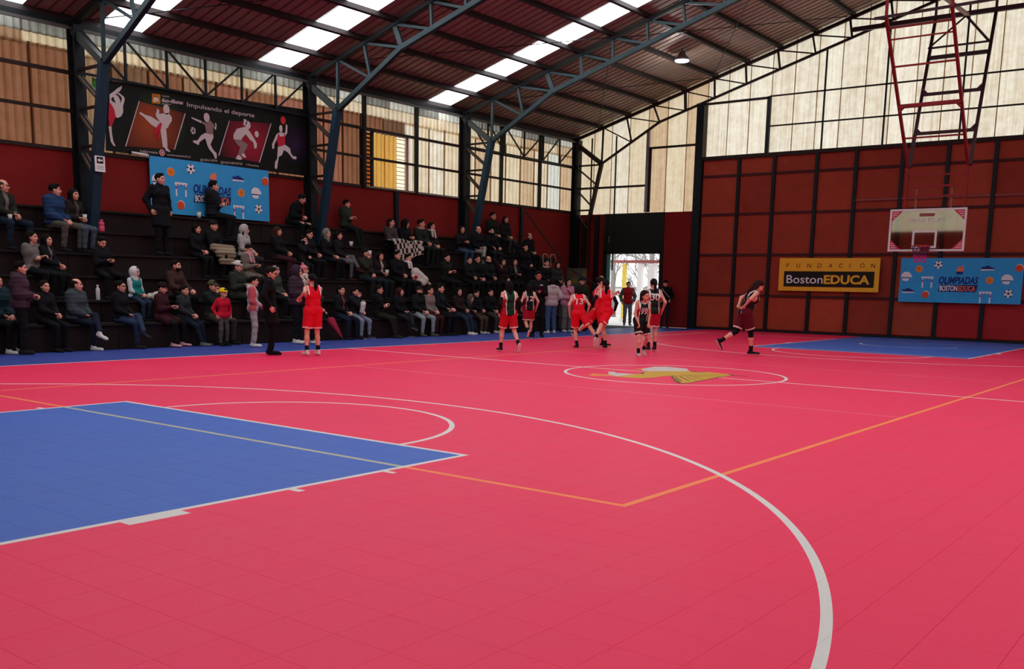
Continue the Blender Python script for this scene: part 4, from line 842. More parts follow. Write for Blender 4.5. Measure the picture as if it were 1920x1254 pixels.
HATS = {
 'beanie': hs([DOME, ell((0, -.010, .045), (.096, .112, .10), [((0, 0, .030), (0, .22, -1)), ((0, 0, .068), (0, -.2, 1))])], .008),
 'pompom': hs([DOME, ell((0, -.010, .045), (.096, .112, .10), [((0, 0, .030), (0, .22, -1)), ((0, 0, .068), (0, -.2, 1))]), ell((0, -.03, .160), (.032, .032, .030))], .008),
 'cap': hs([DOME, ell((0, .105, .050), (.066, .070, .009))], .008),
 'capback': hs([DOME, ell((0, -.115, .045), (.060, .06, .009))], .008),
 'hood': hs([ell((0, -.022, .015), (.106, .125, .140)), cap((0, -.03, -.07), (0, -.03, -.15), .085, .10)], .03, subs=[ell((0, .125, -.010), (.071, .10, .102))]),
 'furhood': hs([ell((0, -.022, .015), (.110, .128, .142)), cap((0, -.03, -.07), (0, -.03, -.15), .085, .10)], .03, subs=[ell((0, .125, -.010), (.067, .10, .098))], mod=lambda P: .006*np.sin(P[..., 0]*150)*np.sin(P[..., 2]*140)*np.sin(P[..., 1]*160)),
 'headband': hs([ell((0, -.012, .042), (.090, .104, .094), [((0, 0, .035), (0, .3, -1)), ((0, 0, .075), (0, -.3, 1))])]),
}
def ik(a, t, l1, l2, pole):
    d = t-a; L = np.linalg.norm(d); M_ = l1+l2-.004
    if L > M_: t = a+d*M_/L; d = t-a; L = M_
    L = max(L, abs(l1-l2)+.01); e = d/np.linalg.norm(d); c = (l1*l1+L*L-l2*l2)/(2*L); s = math.sqrt(max(l1*l1-c*c, 0))
    p = pole-(pole@e)*e; p = p/max(np.linalg.norm(p), 1e-6); return a+e*c+p*s, t
def frame(y, zhint):
    y = y/np.linalg.norm(y); x = np.cross(y, zhint); x /= max(np.linalg.norm(x), 1e-6); return np.stack([x, y, np.cross(x, y)], 1)
HP = dict(lap=((.06, .27, .03), (-.06, .27, .03)), knees=((.12, .36, .08), (-.12, .36, .08)), crossed=((-.10, .20, .21), (.10, .23, .19)), phone=((.035, .29, .20), (-.035, .29, .20)),
          chin=((.02, .19, .44), (-.02, .22, .12)), mouth=((.02, .23, .50), (-.05, .27, .05)), down=((.24, .03, -.06), (-.24, .03, -.06)), pockets=((.17, .11, .02), (-.17, .11, .02)), front=((.05, .24, .10), (-.05, .24, .10)),
          prop=((.10, .30, .06), (-.32, -.12, .02)), ear=((.11, .05, .56), (-.05, .27, .04)), head=((.10, .08, .66), (-.10, .25, .05)), clasp=((.02, .34, .07), (-.02, .34, .07)))
PEOPLE = {}
def person(label, X, Y, Z, heading, s=1., sit=None, lean=0., tilt=0., hands='lap', hand_to=None, feet=None, hip=None, fpitch=(0, 0), legs='normal', curl=True,
           top='#15161a', style='jacket', bottom='#15171d', loose=0., shoes='#1a1a1c', sole=None, skin='#da9a84', hair='short', haircol='#15100e', hat=None, hatcol='#17171a',
           yaw=0., pitch=0., scarf=None, shirt=None, glasses=False, group=None, socks=None, number=None, trim=None, sleeve=None, collar=None, bag=None, head_s=None, puffer=False, girl=False, logo=None, side=None, leggings=None):
    root = empty('person', (X, Y, Z), label, 'person', group, math.radians(heading-90))
    u = s; h = .026 if sit is not None else .024
    if style == 'jersey': h = .0135
    T = A3(math.sin(math.radians(tilt)), math.sin(math.radians(lean)), math.cos(math.radians(lean))); T /= np.linalg.norm(T)
    H = (A3(0, 0, .098) if sit is not None else A3(*(hip or (0, 0, .93))))*u
    if sit is None and hip is None: H = A3(0, 0, .925)*u
    P_ = lambda k: H+T*k*u
    R_ = A3(math.cos(math.radians(tilt)), 0, -math.sin(math.radians(tilt)))
    B_ = np.cross(T, R_)*-1
    fw = np.cross(T, R_); fw = fw if fw[1] > 0 else -fw
    nb = P_(.49); hw = .150 if girl else .168
    sh = [nb+(R_*sg*hw-T*.055)*u for sg in (1, -1)]
    hipj = [H+R_*sg*.085*u for sg in (1, -1)]
    # legs
    zf = (-sit if sit is not None else 0.)+.08*u
    if feet is None:
        if sit is not None:
            feet = {'normal': ((.11, .36), (-.11, .34)), 'wide': ((.20, .34), (-.20, .36)), 'ext': ((.10, .52), (-.12, .46)), 'tucked': ((.09, .27), (-.09, .28)), 'cross': ((.06, .38), (-.16, .62))}[legs]
            feet = [A3(a*u, b*u, zf) for a, b in feet]
            if legs == 'cross': feet[1][2] += .26*u; feet[1][0] = .20*u
        else: feet = [A3(.11*u, .02*u, zf), A3(-.11*u, -.02*u, zf)]
    else: feet = [A3(*q)*u for q in feet]
    kn = []; an = []
    for i, sg in enumerate((1, -1)):
        pole = A3(sg*(.25 if legs == 'wide' else .06), 1, 1. if sit is not None else .15)
        k_, a_ = ik(hipj[i], feet[i], .425*u, .41*u, pole); kn.append(k_); an.append(a_)
    # arms
    hp_ = hand_to or HP[hands]
    el = []; wr_ = []
    for i, sg in enumerate((1, -1)):
        t = H+A3(*hp_[i])*u
        if hands not in ('down', 'knees', 'pockets') or hand_to is not None: t = H+(R_*hp_[i][0]+fw*hp_[i][1]*1.+T*hp_[i][2])*u if sit is None else t
        w0 = t-(t-sh[i])/max(np.linalg.norm(t-sh[i]), 1e-6)*.05*u
        e_, w_ = ik(sh[i], w0, .275*u, .245*u, A3(sg*.55, -.7, -.55)); el.append(e_); wr_.append(w_)
    # head
    hsz = (head_s or (1.0 if s > .85 else 1.12))*max(u, .78 if s < .85 else u)
    hcen = nb+T*.125*hsz+fw*.035*hsz
    cy, sy_ = math.cos(math.radians(yaw)), math.sin(math.radians(yaw)); cp_, sp_ = math.cos(math.radians(pitch)), math.sin(math.radians(pitch))
    RH = np.stack([R_, fw, T], 1)@np.array([[cy, -sy_, 0], [sy_, cy, 0], [0, 0, 1]])@np.array([[1, 0, 0], [0, cp_, -sp_], [0, sp_, cp_]])
    hx = lambda V: V*hsz@RH.T+hcen
    # ---- skin body: one continuous figure, head and hands included
    lg = 1. if style == 'jersey' else .80
    body = [cap(hipj[1], hipj[0], .10*u), cap(P_(.16)-R_*.05*u, P_(.16)+R_*.05*u, .088*u), cap(P_(.33)-R_*.08*u, P_(.33)+R_*.08*u, .10*u), cap(sh[1], sh[0], .052*u), cap(nb-T*.05*u, hcen-RH[:, 2]*.05*hsz, .050*hsz, .048*hsz)]
    for i in (0, 1): body += [cap(sh[i], el[i], .044*u, .036*u), cap(el[i], wr_[i], .036*u, .025*u), cap(hipj[i], kn[i], .074*u*lg, .050*u*lg), cap(kn[i], kn[i]*.65+an[i]*.35, .048*u*lg, .050*u*lg), cap(kn[i]*.65+an[i]*.35, an[i], .050*u*lg, .032*u*lg)]
    bare = style == 'jersey'
    V, Fc = solid(body, .019 if bare else .034, .03*u)
    Vs, Fs, Ms = [V, hx(HV)], [Fc, HF+len(V)], [np.zeros(len(Fc), int), HM]
    nv = len(V)+len(HV)
    for i, sg in enumerate((1, -1)):
        HVn, HFn = HANDS[bool(curl)]; d = wr_[i]-el[i]; fr = frame(d, A3(-sg*.5, -.2, 1.) if hands not in ('down',) else A3(sg, 0, 0))
        q = HVn.copy(); q[:, 0] *= -sg
        q = q*1.02*max(u, .75)@fr.T+wr_[i]; Vs.append(q); Fs.append((HFn if sg < 0 else HFn[:, ::-1])+nv); Ms.append(np.zeros(len(HFn), int)); nv += len(q)
    SK = mat('skin_'+skin.lstrip('#'), skin, .55, noise=.06, scale=30, spec=.35)
    me = np_mesh('body', np.concatenate(Vs), np.concatenate(Fs), [SK, mat('eye_dark', '#1c1412', .3), cloth(haircol), mat('lips', '#9c5148', .5)], np.concatenate(Ms))
    ob = link_mesh('body', me, root)
    # ---- clothing
    def part(name, prims, col, k=.03, parent=root, mi=None, mats=None, hh=None, **kw):
        V, Fc = solid(prims, hh or h, k*u, **kw)
        if len(Fc) == 0: return None
        return link_mesh(name, np_mesh(name, V, Fc, mats or [cloth(col)], mi(V[Fc].mean(1)) if mi else None), parent)
    ft_ = .012+loose*.02
    quilt = (lambda P: .007*np.cos(2*PI*P[..., 2]/(.075*u))-.004) if puffer else (lambda P: .004*np.sin(P[..., 0]*31+P[..., 2]*17)*np.sin(P[..., 1]*27+P[..., 2]*23))
    if puffer: ft_ += .018
    torso = lambda f_: [cap(hipj[1]-R_*-.01*u, hipj[0]-R_*.01*u, (.112+f_)*u), cap(P_(.16)-R_*.05*u, P_(.16)+R_*.05*u, (.102+f_)*u), cap(P_(.33)-R_*.08*u, P_(.33)+R_*.08*u, (.116+f_)*u), cap(sh[1]+R_*.02*u, sh[0]-R_*.02*u, (.060+f_*.8)*u)]
    hem = H+A3(0, 0, -.02 if sit is not None else -.10)*u
    if style == 'jersey':
        tj = torso(.018); sclip = [(nb+R_*.142*u, R_), (nb-R_*.142*u, -R_), (H-T*.07*u, -T)]
        neckcut = [ell(nb+fw*.05*u+T*.03*u, A3(.085, .10, .085)*u)]
        jm = cloth(top); jt = cloth(trim or '#e8e4e0')
        def jmi(c):
            q = np.abs((c-nb)@R_)/u; zz = (c-nb)@T/u; dn = np.sqrt((((c-(nb+fw*.05*u+T*.03*u))/(A3(.085, .10, .085)*u))**2).sum(1))
            o = np.zeros(len(c), int)
            if trim:
                ff = np.abs((c-nb)@fw)/u
                if side: o[q > .112] = 2; o[(q > .098) & (q <= .112) & (zz < -.02)] = 1
                o[(q > .112) & (q < .137) & (zz > -.17)] = 1; o[dn < 1.14] = 1
            return o
        jo = part('jersey', tj, top, .03, mi=jmi, mats=[jm, jt, cloth(side or top)], clips=sclip, subs=neckcut, mod=lambda P: .006*np.sin(P[..., 2]*40+P[..., 0]*20))
        sc_ = bottom
        sp2 = []
        for i in (0, 1):
            dk = (kn[i]-hipj[i]); e_ = hipj[i]+dk*.86; n_ = dk/np.linalg.norm(dk); sp2.append(cap(hipj[i], e_, .110*u, .104*u, [(e_, n_)]))
        def smi(c):
            o = np.zeros(len(c), int)
            if trim:
                for i in (0, 1):
                    dk = kn[i]-hipj[i]; L_ = np.linalg.norm(dk); tt = (c-hipj[i])@dk/L_/L_; side_ = np.abs((c-hipj[i])@R_) < .14*u
                    o |= ((tt > .78) & (tt < .85) & side_).astype(int)
            return o
        part('shorts', [cap(hipj[1], hipj[0], .113*u)]+sp2, sc_, .03, mi=smi, mats=[cloth(sc_), jt], clips=[(P_(.10), T)])
        if sleeve:
            for i in (0, 1): part('sleeve', [cap(sh[i]*.55+el[i]*.45, el[i], .045*u, .041*u), cap(el[i], wr_[i], .041*u, .031*u, [(wr_[i], wr_[i]-el[i])])], sleeve, .02)
        if number and jo:
            for (txt, hgt, zc, wd) in number[1:]:
                V2, F2 = text2d(txt, .02); W2 = V2[:, 0].max(); sx = wd*u/W2; bk = -1 if number[0] == 'back' else 1
                cx2 = V2[:, 0]*sx-W2*sx/2; cz2 = (V2[:, 1]-.35)*hgt*u/ .7*.7
                base = P_(zc); pts = base+np.outer(cx2*(1 if bk < 0 else -1), R_)+np.outer(cz2, T)
                lo_, hi_ = np.zeros(len(pts)), np.full(len(pts), .26*u); dv = fw*bk
                for _ in range(14):
                    md = (lo_+hi_)/2; D = field(tj, pts+md[:, None]*dv, .03*u); lo_ = np.where(D < 0, md, lo_); hi_ = np.where(D < 0, hi_, md)
                pts = pts+(hi_+.016)[:, None]*dv
                mt = bpy.data.meshes.new('lettering'); mt.from_pydata(pts.tolist(), [], F2); mt.materials.append(cloth(number[0] == 'x' and trim or '#ece6df')); link_mesh('lettering', mt, jo)
    else:
        arms = []
        for i in (0, 1):
            cut = wr_[i]; arms += [cap(sh[i], el[i], (.056+ft_)*u, (.050+ft_)*u), cap(el[i], wr_[i], (.048+ft_)*u, (.036+ft_*.8)*u, [(cut, (wr_[i]-el[i])/np.linalg.norm(wr_[i]-el[i]))])]
        tp = torso(ft_)+arms
        if style in ('jacket', 'coat', 'hoodie', 'vest'): tp.append(cap(nb-T*.04*u, nb+T*.05*u, (.066+ft_*.5)*u, (.064+ft_*.4)*u, [(nb+T*.062*u, T)]))
        if style == 'hoodie' or (style == 'jacket' and hat != 'hood' and puffer): tp.append(ell(nb-fw*.085*u-T*.005*u, A3(.105, .055, .065)*u))
        cl = [(hem, A3(0, 0, -1))]
        if style == 'coat':
            cl = []
            for i in (0, 1):
                e_ = hipj[i]+(kn[i]-hipj[i])*.8; n_ = (kn[i]-hipj[i])/np.linalg.norm(kn[i]-hipj[i]); tp.append(cap(hipj[i], e_, .115*u, (.125 if sit is None else .095)*u, [(e_, n_)]))
            if sit is None: tp.append(cap(H, (kn[0]+kn[1])/2+A3(0, 0, .1)*u, .10*u, .13*u, [((kn[0]+kn[1])/2+A3(0, 0, .09)*u, A3(0, 0, -1))]))
        c2_ = cloth(shirt) if shirt else cloth(top)
        sv = cloth(sleeve) if sleeve else cloth(top)
        def tmi(c):
            q = (c-nb); xx = np.abs(q@R_)/u; ff = q@fw/u; zz = q@T/u
            o = ((xx < .035+.05*np.clip(zz+.22, 0, .3)) & (ff > .03) & (zz > -.36)).astype(int) if shirt else np.zeros(len(c), int)
            if sleeve: o[(xx > .165) & (zz < .05)] = 2
            return o
        part('vest' if style == 'vest' else {'jacket': 'jacket', 'coat': 'coat', 'hoodie': 'hoodie', 'sweater': 'sweater'}.get(style, 'jacket'), tp, top, .035, mi=tmi, mats=[cloth(top), c2_, sv], mod=quilt, clips=cl)
        tr_ = [cap(hipj[1], hipj[0], .112*u)]
        for i in (0, 1):
            n_ = (an[i]-kn[i])/np.linalg.norm(an[i]-kn[i]); tr_ += [cap(hipj[i], kn[i], (.086+loose*.02)*u, (.064+loose*.02)*u), cap(kn[i], an[i], (.062+loose*.02)*u, (.046+loose*.035)*u, [(an[i]-n_*.005*u, n_)])]
        part('trousers', tr_, bottom, .025, mod=lambda P: .004*np.sin(P[..., 2]*45+P[..., 0]*20), clips=[(P_(.12), T)])
    if leggings:
        part('leggings', [cap(hipj[1], hipj[0], .104*u)]+[c for i in (0, 1) for c in (cap(hipj[i], kn[i], .080*u, .057*u), cap(kn[i], kn[i]*.5+an[i]*.5, .055*u, .053*u, [(kn[i]*.6+an[i]*.4, an[i]-kn[i])]))], leggings, .02, hh=.018)
    if socks:
        for i in (0, 1): part('sock', [cap(kn[i]*.35+an[i]*.65, an[i], .047*u, .040*u, [(kn[i]*.3+an[i]*.7, kn[i]-an[i])])], socks, .02, hh=.016)
    SM = [cloth(shoes), mat('sole_'+(sole or shoes).lstrip('#'), sole or shoes, .7)]
    key = ('shoe', shoes, sole)
    if key not in PEOPLE: PEOPLE[key] = np_mesh('shoe', SHV, SHF, SM, SHM)
    for i, sg in enumerate((1, -1)):
        o = link_mesh('shoe', PEOPLE[key], root, tuple(an[i])); o.scale = (u,)*3
        leg = an[i]-kn[i]; yw = math.atan2(-(kn[i]-hipj[i])[0]*.5, max((kn[i]-hipj[i])[1], .15)) if sit is not None else -sg*.12
        o.rotation_euler = (math.radians(-fpitch[i]) if sit is None else (math.radians(-18) if (legs == 'cross' and i == 1) else 0), 0, yw)
    # ---- hair, headgear and small wear: shared templates placed on the head
    MH = Matrix(((*(RH[0]*hsz), hcen[0]), (*(RH[1]*hsz), hcen[1]), (*(RH[2]*hsz), hcen[2]), (0, 0, 0, 1)))
    def wear(name, tpl, col, dic):
        k = (tpl, col)
        if k not in PEOPLE: PEOPLE[k] = np_mesh(name, *dic[tpl], [cloth(col)])
        o = link_mesh(name, PEOPLE[k], root); o.matrix_basis = MH; return o
    for hh_ in (hair.split('+') if hair else []): wear('beard' if hh_ == 'beard' else 'hair', hh_, haircol, HAIR)
    if hat: wear({'hood': 'hood', 'furhood': 'fur_hood', 'pompom': 'beanie', 'capback': 'cap'}.get(hat, hat), hat, hatcol, HATS)
    if logo:
        mb = MB(); mb.ball((0, .100, .062) if hat in ('cap', 'beanie') else (0, 0, .1), (.022, .010, .016), 10); o = mb.build('badge', cloth(logo), None, True); o.parent = root; o.matrix_basis = MH
    if glasses:
        mb = MB()
        for sg in (1, -1): mb.tube([(sg*.031+.021*math.cos(a), .098, .006+.016*math.sin(a)) for a in np.linspace(0, 2*PI, 13)[:-1]], .0028, 5, closed=True); mb.tube([(sg*.052, .096, .01), (sg*.078, .03, .012), (sg*.08, -.01, .008)], .0025, 5)
        mb.tube([(-.011, .10, .01), (.011, .10, .01)], .0025, 5); o = mb.build('glasses', mat('spectacle_frame', '#15110f', .3), None); o.parent = root; o.matrix_basis = MH
    if scarf:
        ring = []
        for k in range(10):
            a = 2*PI*k/10; b = 2*PI*(k+1)/10; c_ = nb+T*.02*u; ring.append(cap(c_+(R_*math.cos(a)*.075+fw*(math.sin(a)*.075+.01))*u, c_+(R_*math.cos(b)*.075+fw*(math.sin(b)*.075+.01))*u, .036*u))
        for sg, L_ in ((1, .17), (-1, .20)): ring.append(cap(nb+(R_*sg*.05+fw*.10)*u, P_(.49-L_)+(R_*sg*.055+fw*.155)*u, .034*u, .030*u))
        part('scarf', ring, scarf, .02, mod=lambda P: .004*np.sin(P[..., 2]*90), hh=.02)
    if collar:
        ring = []
        for k in range(10):
            a = 2*PI*k/10; b = 2*PI*(k+1)/10; c_ = nb+T*.0*u; ring.append(cap(c_+(R_*math.cos(a)*.09+fw*(math.sin(a)*.08))*u, c_+(R_*math.cos(b)*.09+fw*(math.sin(b)*.08))*u, .038*u))
        part('fur_collar', ring, collar, .02, mod=lambda P: .006*np.sin(P[..., 0]*130)*np.sin(P[..., 2]*120)*np.sin(P[..., 1]*125), hh=.018)
    if bag:
        pts = [sh[0]+(T*.075)*u, P_(.36)+fw*.165*u+R_*.06*u, P_(.14)+fw*.14*u-R_*.14*u]; mb = MB(); mb.tube([tuple(p) for p in pts], .014*u, 6); o = mb.build('strap', cloth(bag), None); o.parent = root
    Rz = Matrix.Rotation(math.radians(heading-90), 3, 'Z'); wp = lambda p: Vector((X, Y, Z))+Rz@Vector(p)
    return dict(root=root, hands=[wp(wr_[i]+(wr_[i]-el[i])/np.linalg.norm(wr_[i]-el[i])*.09*u) for i in (0, 1)], lap=wp(H+A3(0, .25, .03)*u), head=wp(hcen), knee=[wp(k) for k in kn], chest=wp(P_(.3)))
def seated(label, X, row, s, turn=0., **kw):
    drop = LZ[row]-(LZ[row-1] if row else 0)
    return person(label, X, LY[row]+.20, LZ[row], 270+turn, s, sit=drop, **kw)

# ------------------------------------------------------------------ the spectators on the bleacher (world X, step, size)
K1, K2, K3, K4 = '#121316', '#1a1b1d', '#191c1a', '#201d1c'
DJ, MJ, LJ = '#1a2130', '#2c3a52', '#8e96a4'
Q = {}
G1 = 'spectators on the bleacher'
def sp(k, label, X, row, s, turn=0., **kw):
    if X < 4: turn += 16; kw['yaw'] = kw.get('yaw', 0)-10
    Q[k] = seated(label, X, row, s, turn, group=G1, **kw)
# top rows, left
sp('bald', 'bald man in glasses and dark jacket, leftmost on the upper rows', -4.67, 4, 1.10, 0, top='#23251f', bottom='#1c2838', hands='clasp', hair='thin', haircol='#3a302a', glasses=True, yaw=45, legs='wide', shirt='#6a6862')
sp('blue', 'man in blue jacket and grey trousers looking right on upper row', -3.61, 4, 1.12, 5, top='#22395c', bottom='#55504a', hands='lap', yaw=50, legs='wide', puffer=True)
sp('coffee', 'woman in dark coat holding a white cup beside the blue leg', -3.20, 4, 1.04, 0, top=K4, bottom='#4a5360', hands='front', hair='longfront', hat='headband', hatcol='#1c1c1e', girl=True, yaw=20, shirt='#4a443c')
sp('grey', 'woman with long dark hair in grey sweater, arms crossed', -4.74, 2, 1.0, 5, top='#6c6864', style='sweater', bottom=K1, hands='crossed', hair='long', girl=True, yaw=30)
sp('w6', 'long-haired woman in black beside the grey sweater woman', -4.45, 2, .94, 15, top=K1, bottom=K1, hands='clasp', hair='longfront', girl=True, yaw=15, shirt='#6a625c')
sp('phone7', 'man in black looking down at a phone below the pink bottle', -3.30, 2, .96, -5, top=K1, bottom=K1, hands='phone', hair='short', pitch=-25, yaw=10, legs='wide')
# front row, left
sp('edge', 'person in dark teal puffer cut off by the left picture edge', -6.02, 0, 1.08, 0, top='#173036', puffer=True, bottom=K1, hands='lap', hair='short', shoes='#c9c5bf', yaw=20)
sp('w9', 'dark-haired woman in black beside the standing purple puffer', -5.15, 0, .97, 0, top=K1, bottom=K1, hands='clasp', hair='bob', girl=True, yaw=5)
sp('greypuff', 'man in grey puffer, legs crossed, white sneakers, front row', -4.54, 0, 1.02, 10, top='#3c4448', puffer=True, bottom='#1b2130', hands='lap', legs='cross', hair='thin', haircol='#1c1512', yaw=40, shoes='#d8d4ce')
sp('w12', 'woman in glasses and black top with blue jeans, legs crossed', -3.64, 0, .99, 12, top=K1, bottom=MJ, hands='lap', legs='cross', hair='bun', girl=True, glasses=True, yaw=10, shoes='#26272b')
sp('teal', 'child in teal vest with raised white hood', -2.94, 1, .77, 0, top='#1c7a76', sleeve='#cfd0d2', bottom='#2b3a4e', hands='lap', hair='short', hat='hood', hatcol='#d4d2d0', yaw=25)
sp('brown', 'bearded man in brown jacket on the second step', -1.99, 1, 1.02, 0, top='#3e2824', bottom=K1, hands='knees', hair='short+beard', yaw=30)
sp('maroon', 'woman in dark maroon coat and pink boots reading a phone', -2.72, 0, .96, 15, top='#3a1820', style='coat', bottom=K1, hands='phone', hair='short', hat='beanie', hatcol='#1a1012', girl=True, pitch=-20, yaw=25, shoes='#d39aa2', sole='#3a2a2c', legs='wide')
sp('w4', 'person in dark grey coat and navy jeans beside red-jacket child', -2.21, 0, .90, 10, top='#2a2d2e', bottom=DJ, hands='lap', hair='short', legs='ext', yaw=20, shoes='#5a6460')
sp('camo', 'man in camouflage cap and khaki trousers behind red-jacket child', -1.51, 0, 1.03, 0, top='#1c2420', bottom='#3f382f', hands='mouth', hair='short', hat='cap', hatcol='#4a4a36', legs='wide', shoes='#1f1d1a', yaw=15, pitch=-10)
sp('capwb', 'man in black and white cap reading a phone, dark green jacket', -.40, 1, 1.05, 0, top='#2c302a', bottom='#262a24', hands='phone', hair='short', hat='capback', hatcol='#cfc6bf', yaw=25, pitch=-20)
sp('puffer_lap', 'man in dark beanie with a beige puffer on his knees', -.17, 3, 1.04, 0, top=K1, bottom=K1, hands='clasp', hair='short', hat='beanie', hatcol='#1d1a18', yaw=25, pitch=-10)
sp('profile', 'person in black left of the dark beanie man', -.62, 3, .90, 0, top=K1, bottom=K1, hands='lap', hair='bob', girl=True, yaw=35)
sp('greyhood', 'person in pale grey hoodie, hood raised, below the blue banner', .72, 3, .97, 10, top='#a8a39e', style='hoodie', bottom='#2a2a2c', hands='lap', hair='back', hat='hood', hatcol='#aaa5a0', yaw=35)
sp('w12b', 'brown-haired woman in black top, hands clasped, right of grey hood', 1.70, 3, 1.0, 10, top=K1, bottom='#3a1c22', hands='clasp', hair='long', haircol='#3a2018', girl=True, yaw=45)
sp('pinkscarf', 'woman in pink scarf and beige coat looking down', .36, 2, .97, 0, top='#6a6056', style='coat', bottom='#2a2024', hands='phone', hair='short', scarf='#c08a90', girl=True, pitch=-25, yaw=10)
sp('lean', 'man in black leaning forward right of the blue banner', 3.17, 5, 1.08, 10, top=K1, bottom=K1, lean=25, hands='clasp', hair='short', yaw=35, legs='wide')
sp('banner', 'man in black sitting in front of the blue banner, arms crossed', .72, 5, 1.12, 20, top='#191b1f', bottom='#17181b', hands='crossed', hair='short', yaw=35, collar=None, puffer=True)
Q['stand'] = person('man in long black coat standing before the blue banner', -1.45, 12.3, LZ[3], 275, 1.09, style='coat', top=K1, bottom=K1, hands='down', hair='short', yaw=20, group=G1)
sp('greybeanie', 'person in grey beanie and green jacket behind the black-coated coach', .66, 1, .95, 0, top='#3a4038', bottom=K1, hands='lap', hair='short', hat='beanie', hatcol='#8a8278', yaw=20)
sp('pinkhat', 'woman in pink pompom beanie with cream scarf', 1.51, 1, 1.0, 15, top='#cdb6ac', bottom='#3a3436', hands='lap', hair='back', hat='pompom', hatcol='#d07a80', scarf='#dcc4ba', girl=True, yaw=25, bag='#3a2a22')
sp('stripes', 'woman in black jacket with pinkish shoulders by the red umbrella', 2.16, 0, .95, 0, top='#16161a', bottom=DJ, hands='lap', hair='pony', girl=True, yaw=5, shirt='#8a3a44', legs='wide')
sp('eating', 'man eating from a white paper bag, pale jeans', 2.62, 0, .90, 0, top=K2, bottom='#7e8494', hands='mouth', hair='short', yaw=15, legs='wide', shoes='#2c2c30', sole='#e4e2de')
sp('w22', 'man in dark jacket left of the second blue truss leg', 2.72, 3, .97, 0, top=K1, bottom=K1, hands='clasp', hair='short', yaw=20, pitch=-10)
sp('child23', 'small child in black with hands raised, beside the second blue leg', 2.55, 3, .74, -10, top=K2, bottom=K2, hands='mouth', hair='short', yaw=20)
sp('scarf24', 'woman with black and white patterned hood beside the second blue leg', 3.32, 3, 1.03, 5, top=K1, bottom=K1, hands='lap', hair='long', girl=True, yaw=-10, hat='hood', hatcol='#77736e')
sp('grey25', 'dark-haired woman with grey leggings crossed, right of second blue leg', 3.71, 3, 1.0, 20, top=K2, bottom='#5b5a5c', hands='lap', legs='cross', hair='long', girl=True, yaw=20, shoes='#3a201c')
sp('olive', 'man in olive jacket alone on the top step right of blue leg', 5.13, 5, .99, 15, top='#2c3428', bottom=K3, hands='crossed', hair='short', yaw=30, legs='ext', puffer=True)
# middle block
sp('blanket', 'woman in dark grey sweater under a checkered blanket', 6.30, 4, 1.04, 0, top='#3f3a38', style='sweater', bottom=K1, hands='clasp', hair='long', haircol='#2a1410', girl=True, yaw=25)
sp('hooded', 'person in raised black hood beside the checkered blanket', 6.90, 4, 1.03, 0, top=K1, bottom=K1, hands='phone', hair='short', hat='hood', hatcol=K1, yaw=30, pitch=-10)
sp('fur', 'person with pale fur collar on dark green jacket', 7.56, 4, 1.10, 0, top='#222a24', bottom='#1e2624', hands='clasp', hair='short', collar='#a88a78', yaw=30)
sp('white', 'woman with white scarf in dark jacket, rightmost of the blanket group', 8.03, 4, 1.03, -5, top=K4, bottom=K4, hands='lap', hair='bob', scarf='#cdbab2', girl=True, yaw=30)
sp('cap5', 'man in black cap drinking from a cup', 4.15, 2, 1.04, 0, top='#2a2c24', bottom='#1c2226', hands='mouth', hair='short', hat='cap', hatcol='#141416', yaw=25)
sp('redface', 'long-haired woman holding a white cup beside the drinking man', 4.68, 2, .94, 0, top='#241a1c', bottom='#1c2226', hands='front', hair='longfront', girl=True, shirt='#a89a92', yaw=5)
sp('m7', 'man in black coat below the checkered blanket', 5.32, 2, 1.01, 0, top=K1, bottom=K1, hands='clasp', hair='short', yaw=20)
sp('w8', 'woman in black with white scarf beside a white fur coat', 5.76, 2, .93, 0, top=K1, bottom=K1, hands='lap', hair='short', scarf='#e0d6d0', girl=True, yaw=20)
sp('m9', 'man in dark jacket below the white bottle on the ledge', 7.39, 2, 1.01, 0, top='#1a1e1a', bottom=K1, hands='crossed', hair='short', yaw=0)
sp('d3', 'man in glasses and black jacket, front row, arms folded', 3.44, 0, .99, 10, top=K1, bottom='#231f1a', hands='crossed', hair='short', glasses=True, yaw=25, legs='ext', shoes='#2a221a')
sp('d4', 'woman with long reddish-brown hair, legs crossed, white-soled shoes', 4.21, 0, .92, 10, top=K1, bottom='#232328', hands='lap', hair='longfront', haircol='#3c1c16', girl=True, legs='cross', yaw=25, shoes='#17171a', sole='#e6e2de')
sp('d5', 'bearded man in dark cap with light jeans, front row', 4.94, 0, .97, 0, top='#171a18', bottom='#8c9494', hands='lap', hair='short+beard', hat='cap', hatcol='#23241e', yaw=5, legs='wide', shoes='#5a564e')
sp('d6', 'woman in grey-pink sweater leaning on the next young man', 5.36, 0, .97, 0, top='#7e706e', style='sweater', bottom='#3a1c20', hands='lap', hair='bun', girl=True, yaw=10)
sp('d7', 'young man in navy shirt with open black jacket', 5.76, 0, 1.06, 10, top=K1, shirt='#232c40', bottom='#14151a', hands='knees', hair='short', yaw=15)
sp('d8', 'woman in maroon-brown jacket and jeans, white shoes stretched out', 6.54, 0, .94, 5, top='#2c1a1a', bottom='#27303e', hands='clasp', hair='longfront', girl=True, legs='ext', yaw=-5, shoes='#d8d2cc')
sp('d9', 'small child in dark jacket with fur hood, front row', 7.07, 0, .64, 5, top='#20261f', bottom=MJ, hands='front', hair='short', hat='furhood', hatcol='#5a544a', yaw=-10, pitch=-10)
sp('d10', 'man in black beanie with white badge and brown trousers', 7.31, 0, .88, 0, top=K1, bottom='#4a3c32', hands='clasp', hair='short', hat='beanie', hatcol='#101012', logo='#e8e6e2', yaw=-5, shoes='#b8b0a8')
sp('d11', 'person in black with grey trousers, mostly behind the long-ponytail player', 7.95, 0, .92, 0, top=K1, bottom='#3e3a36', hands='lap', hair='short', yaw=-10, shoes='#c8c2bc')
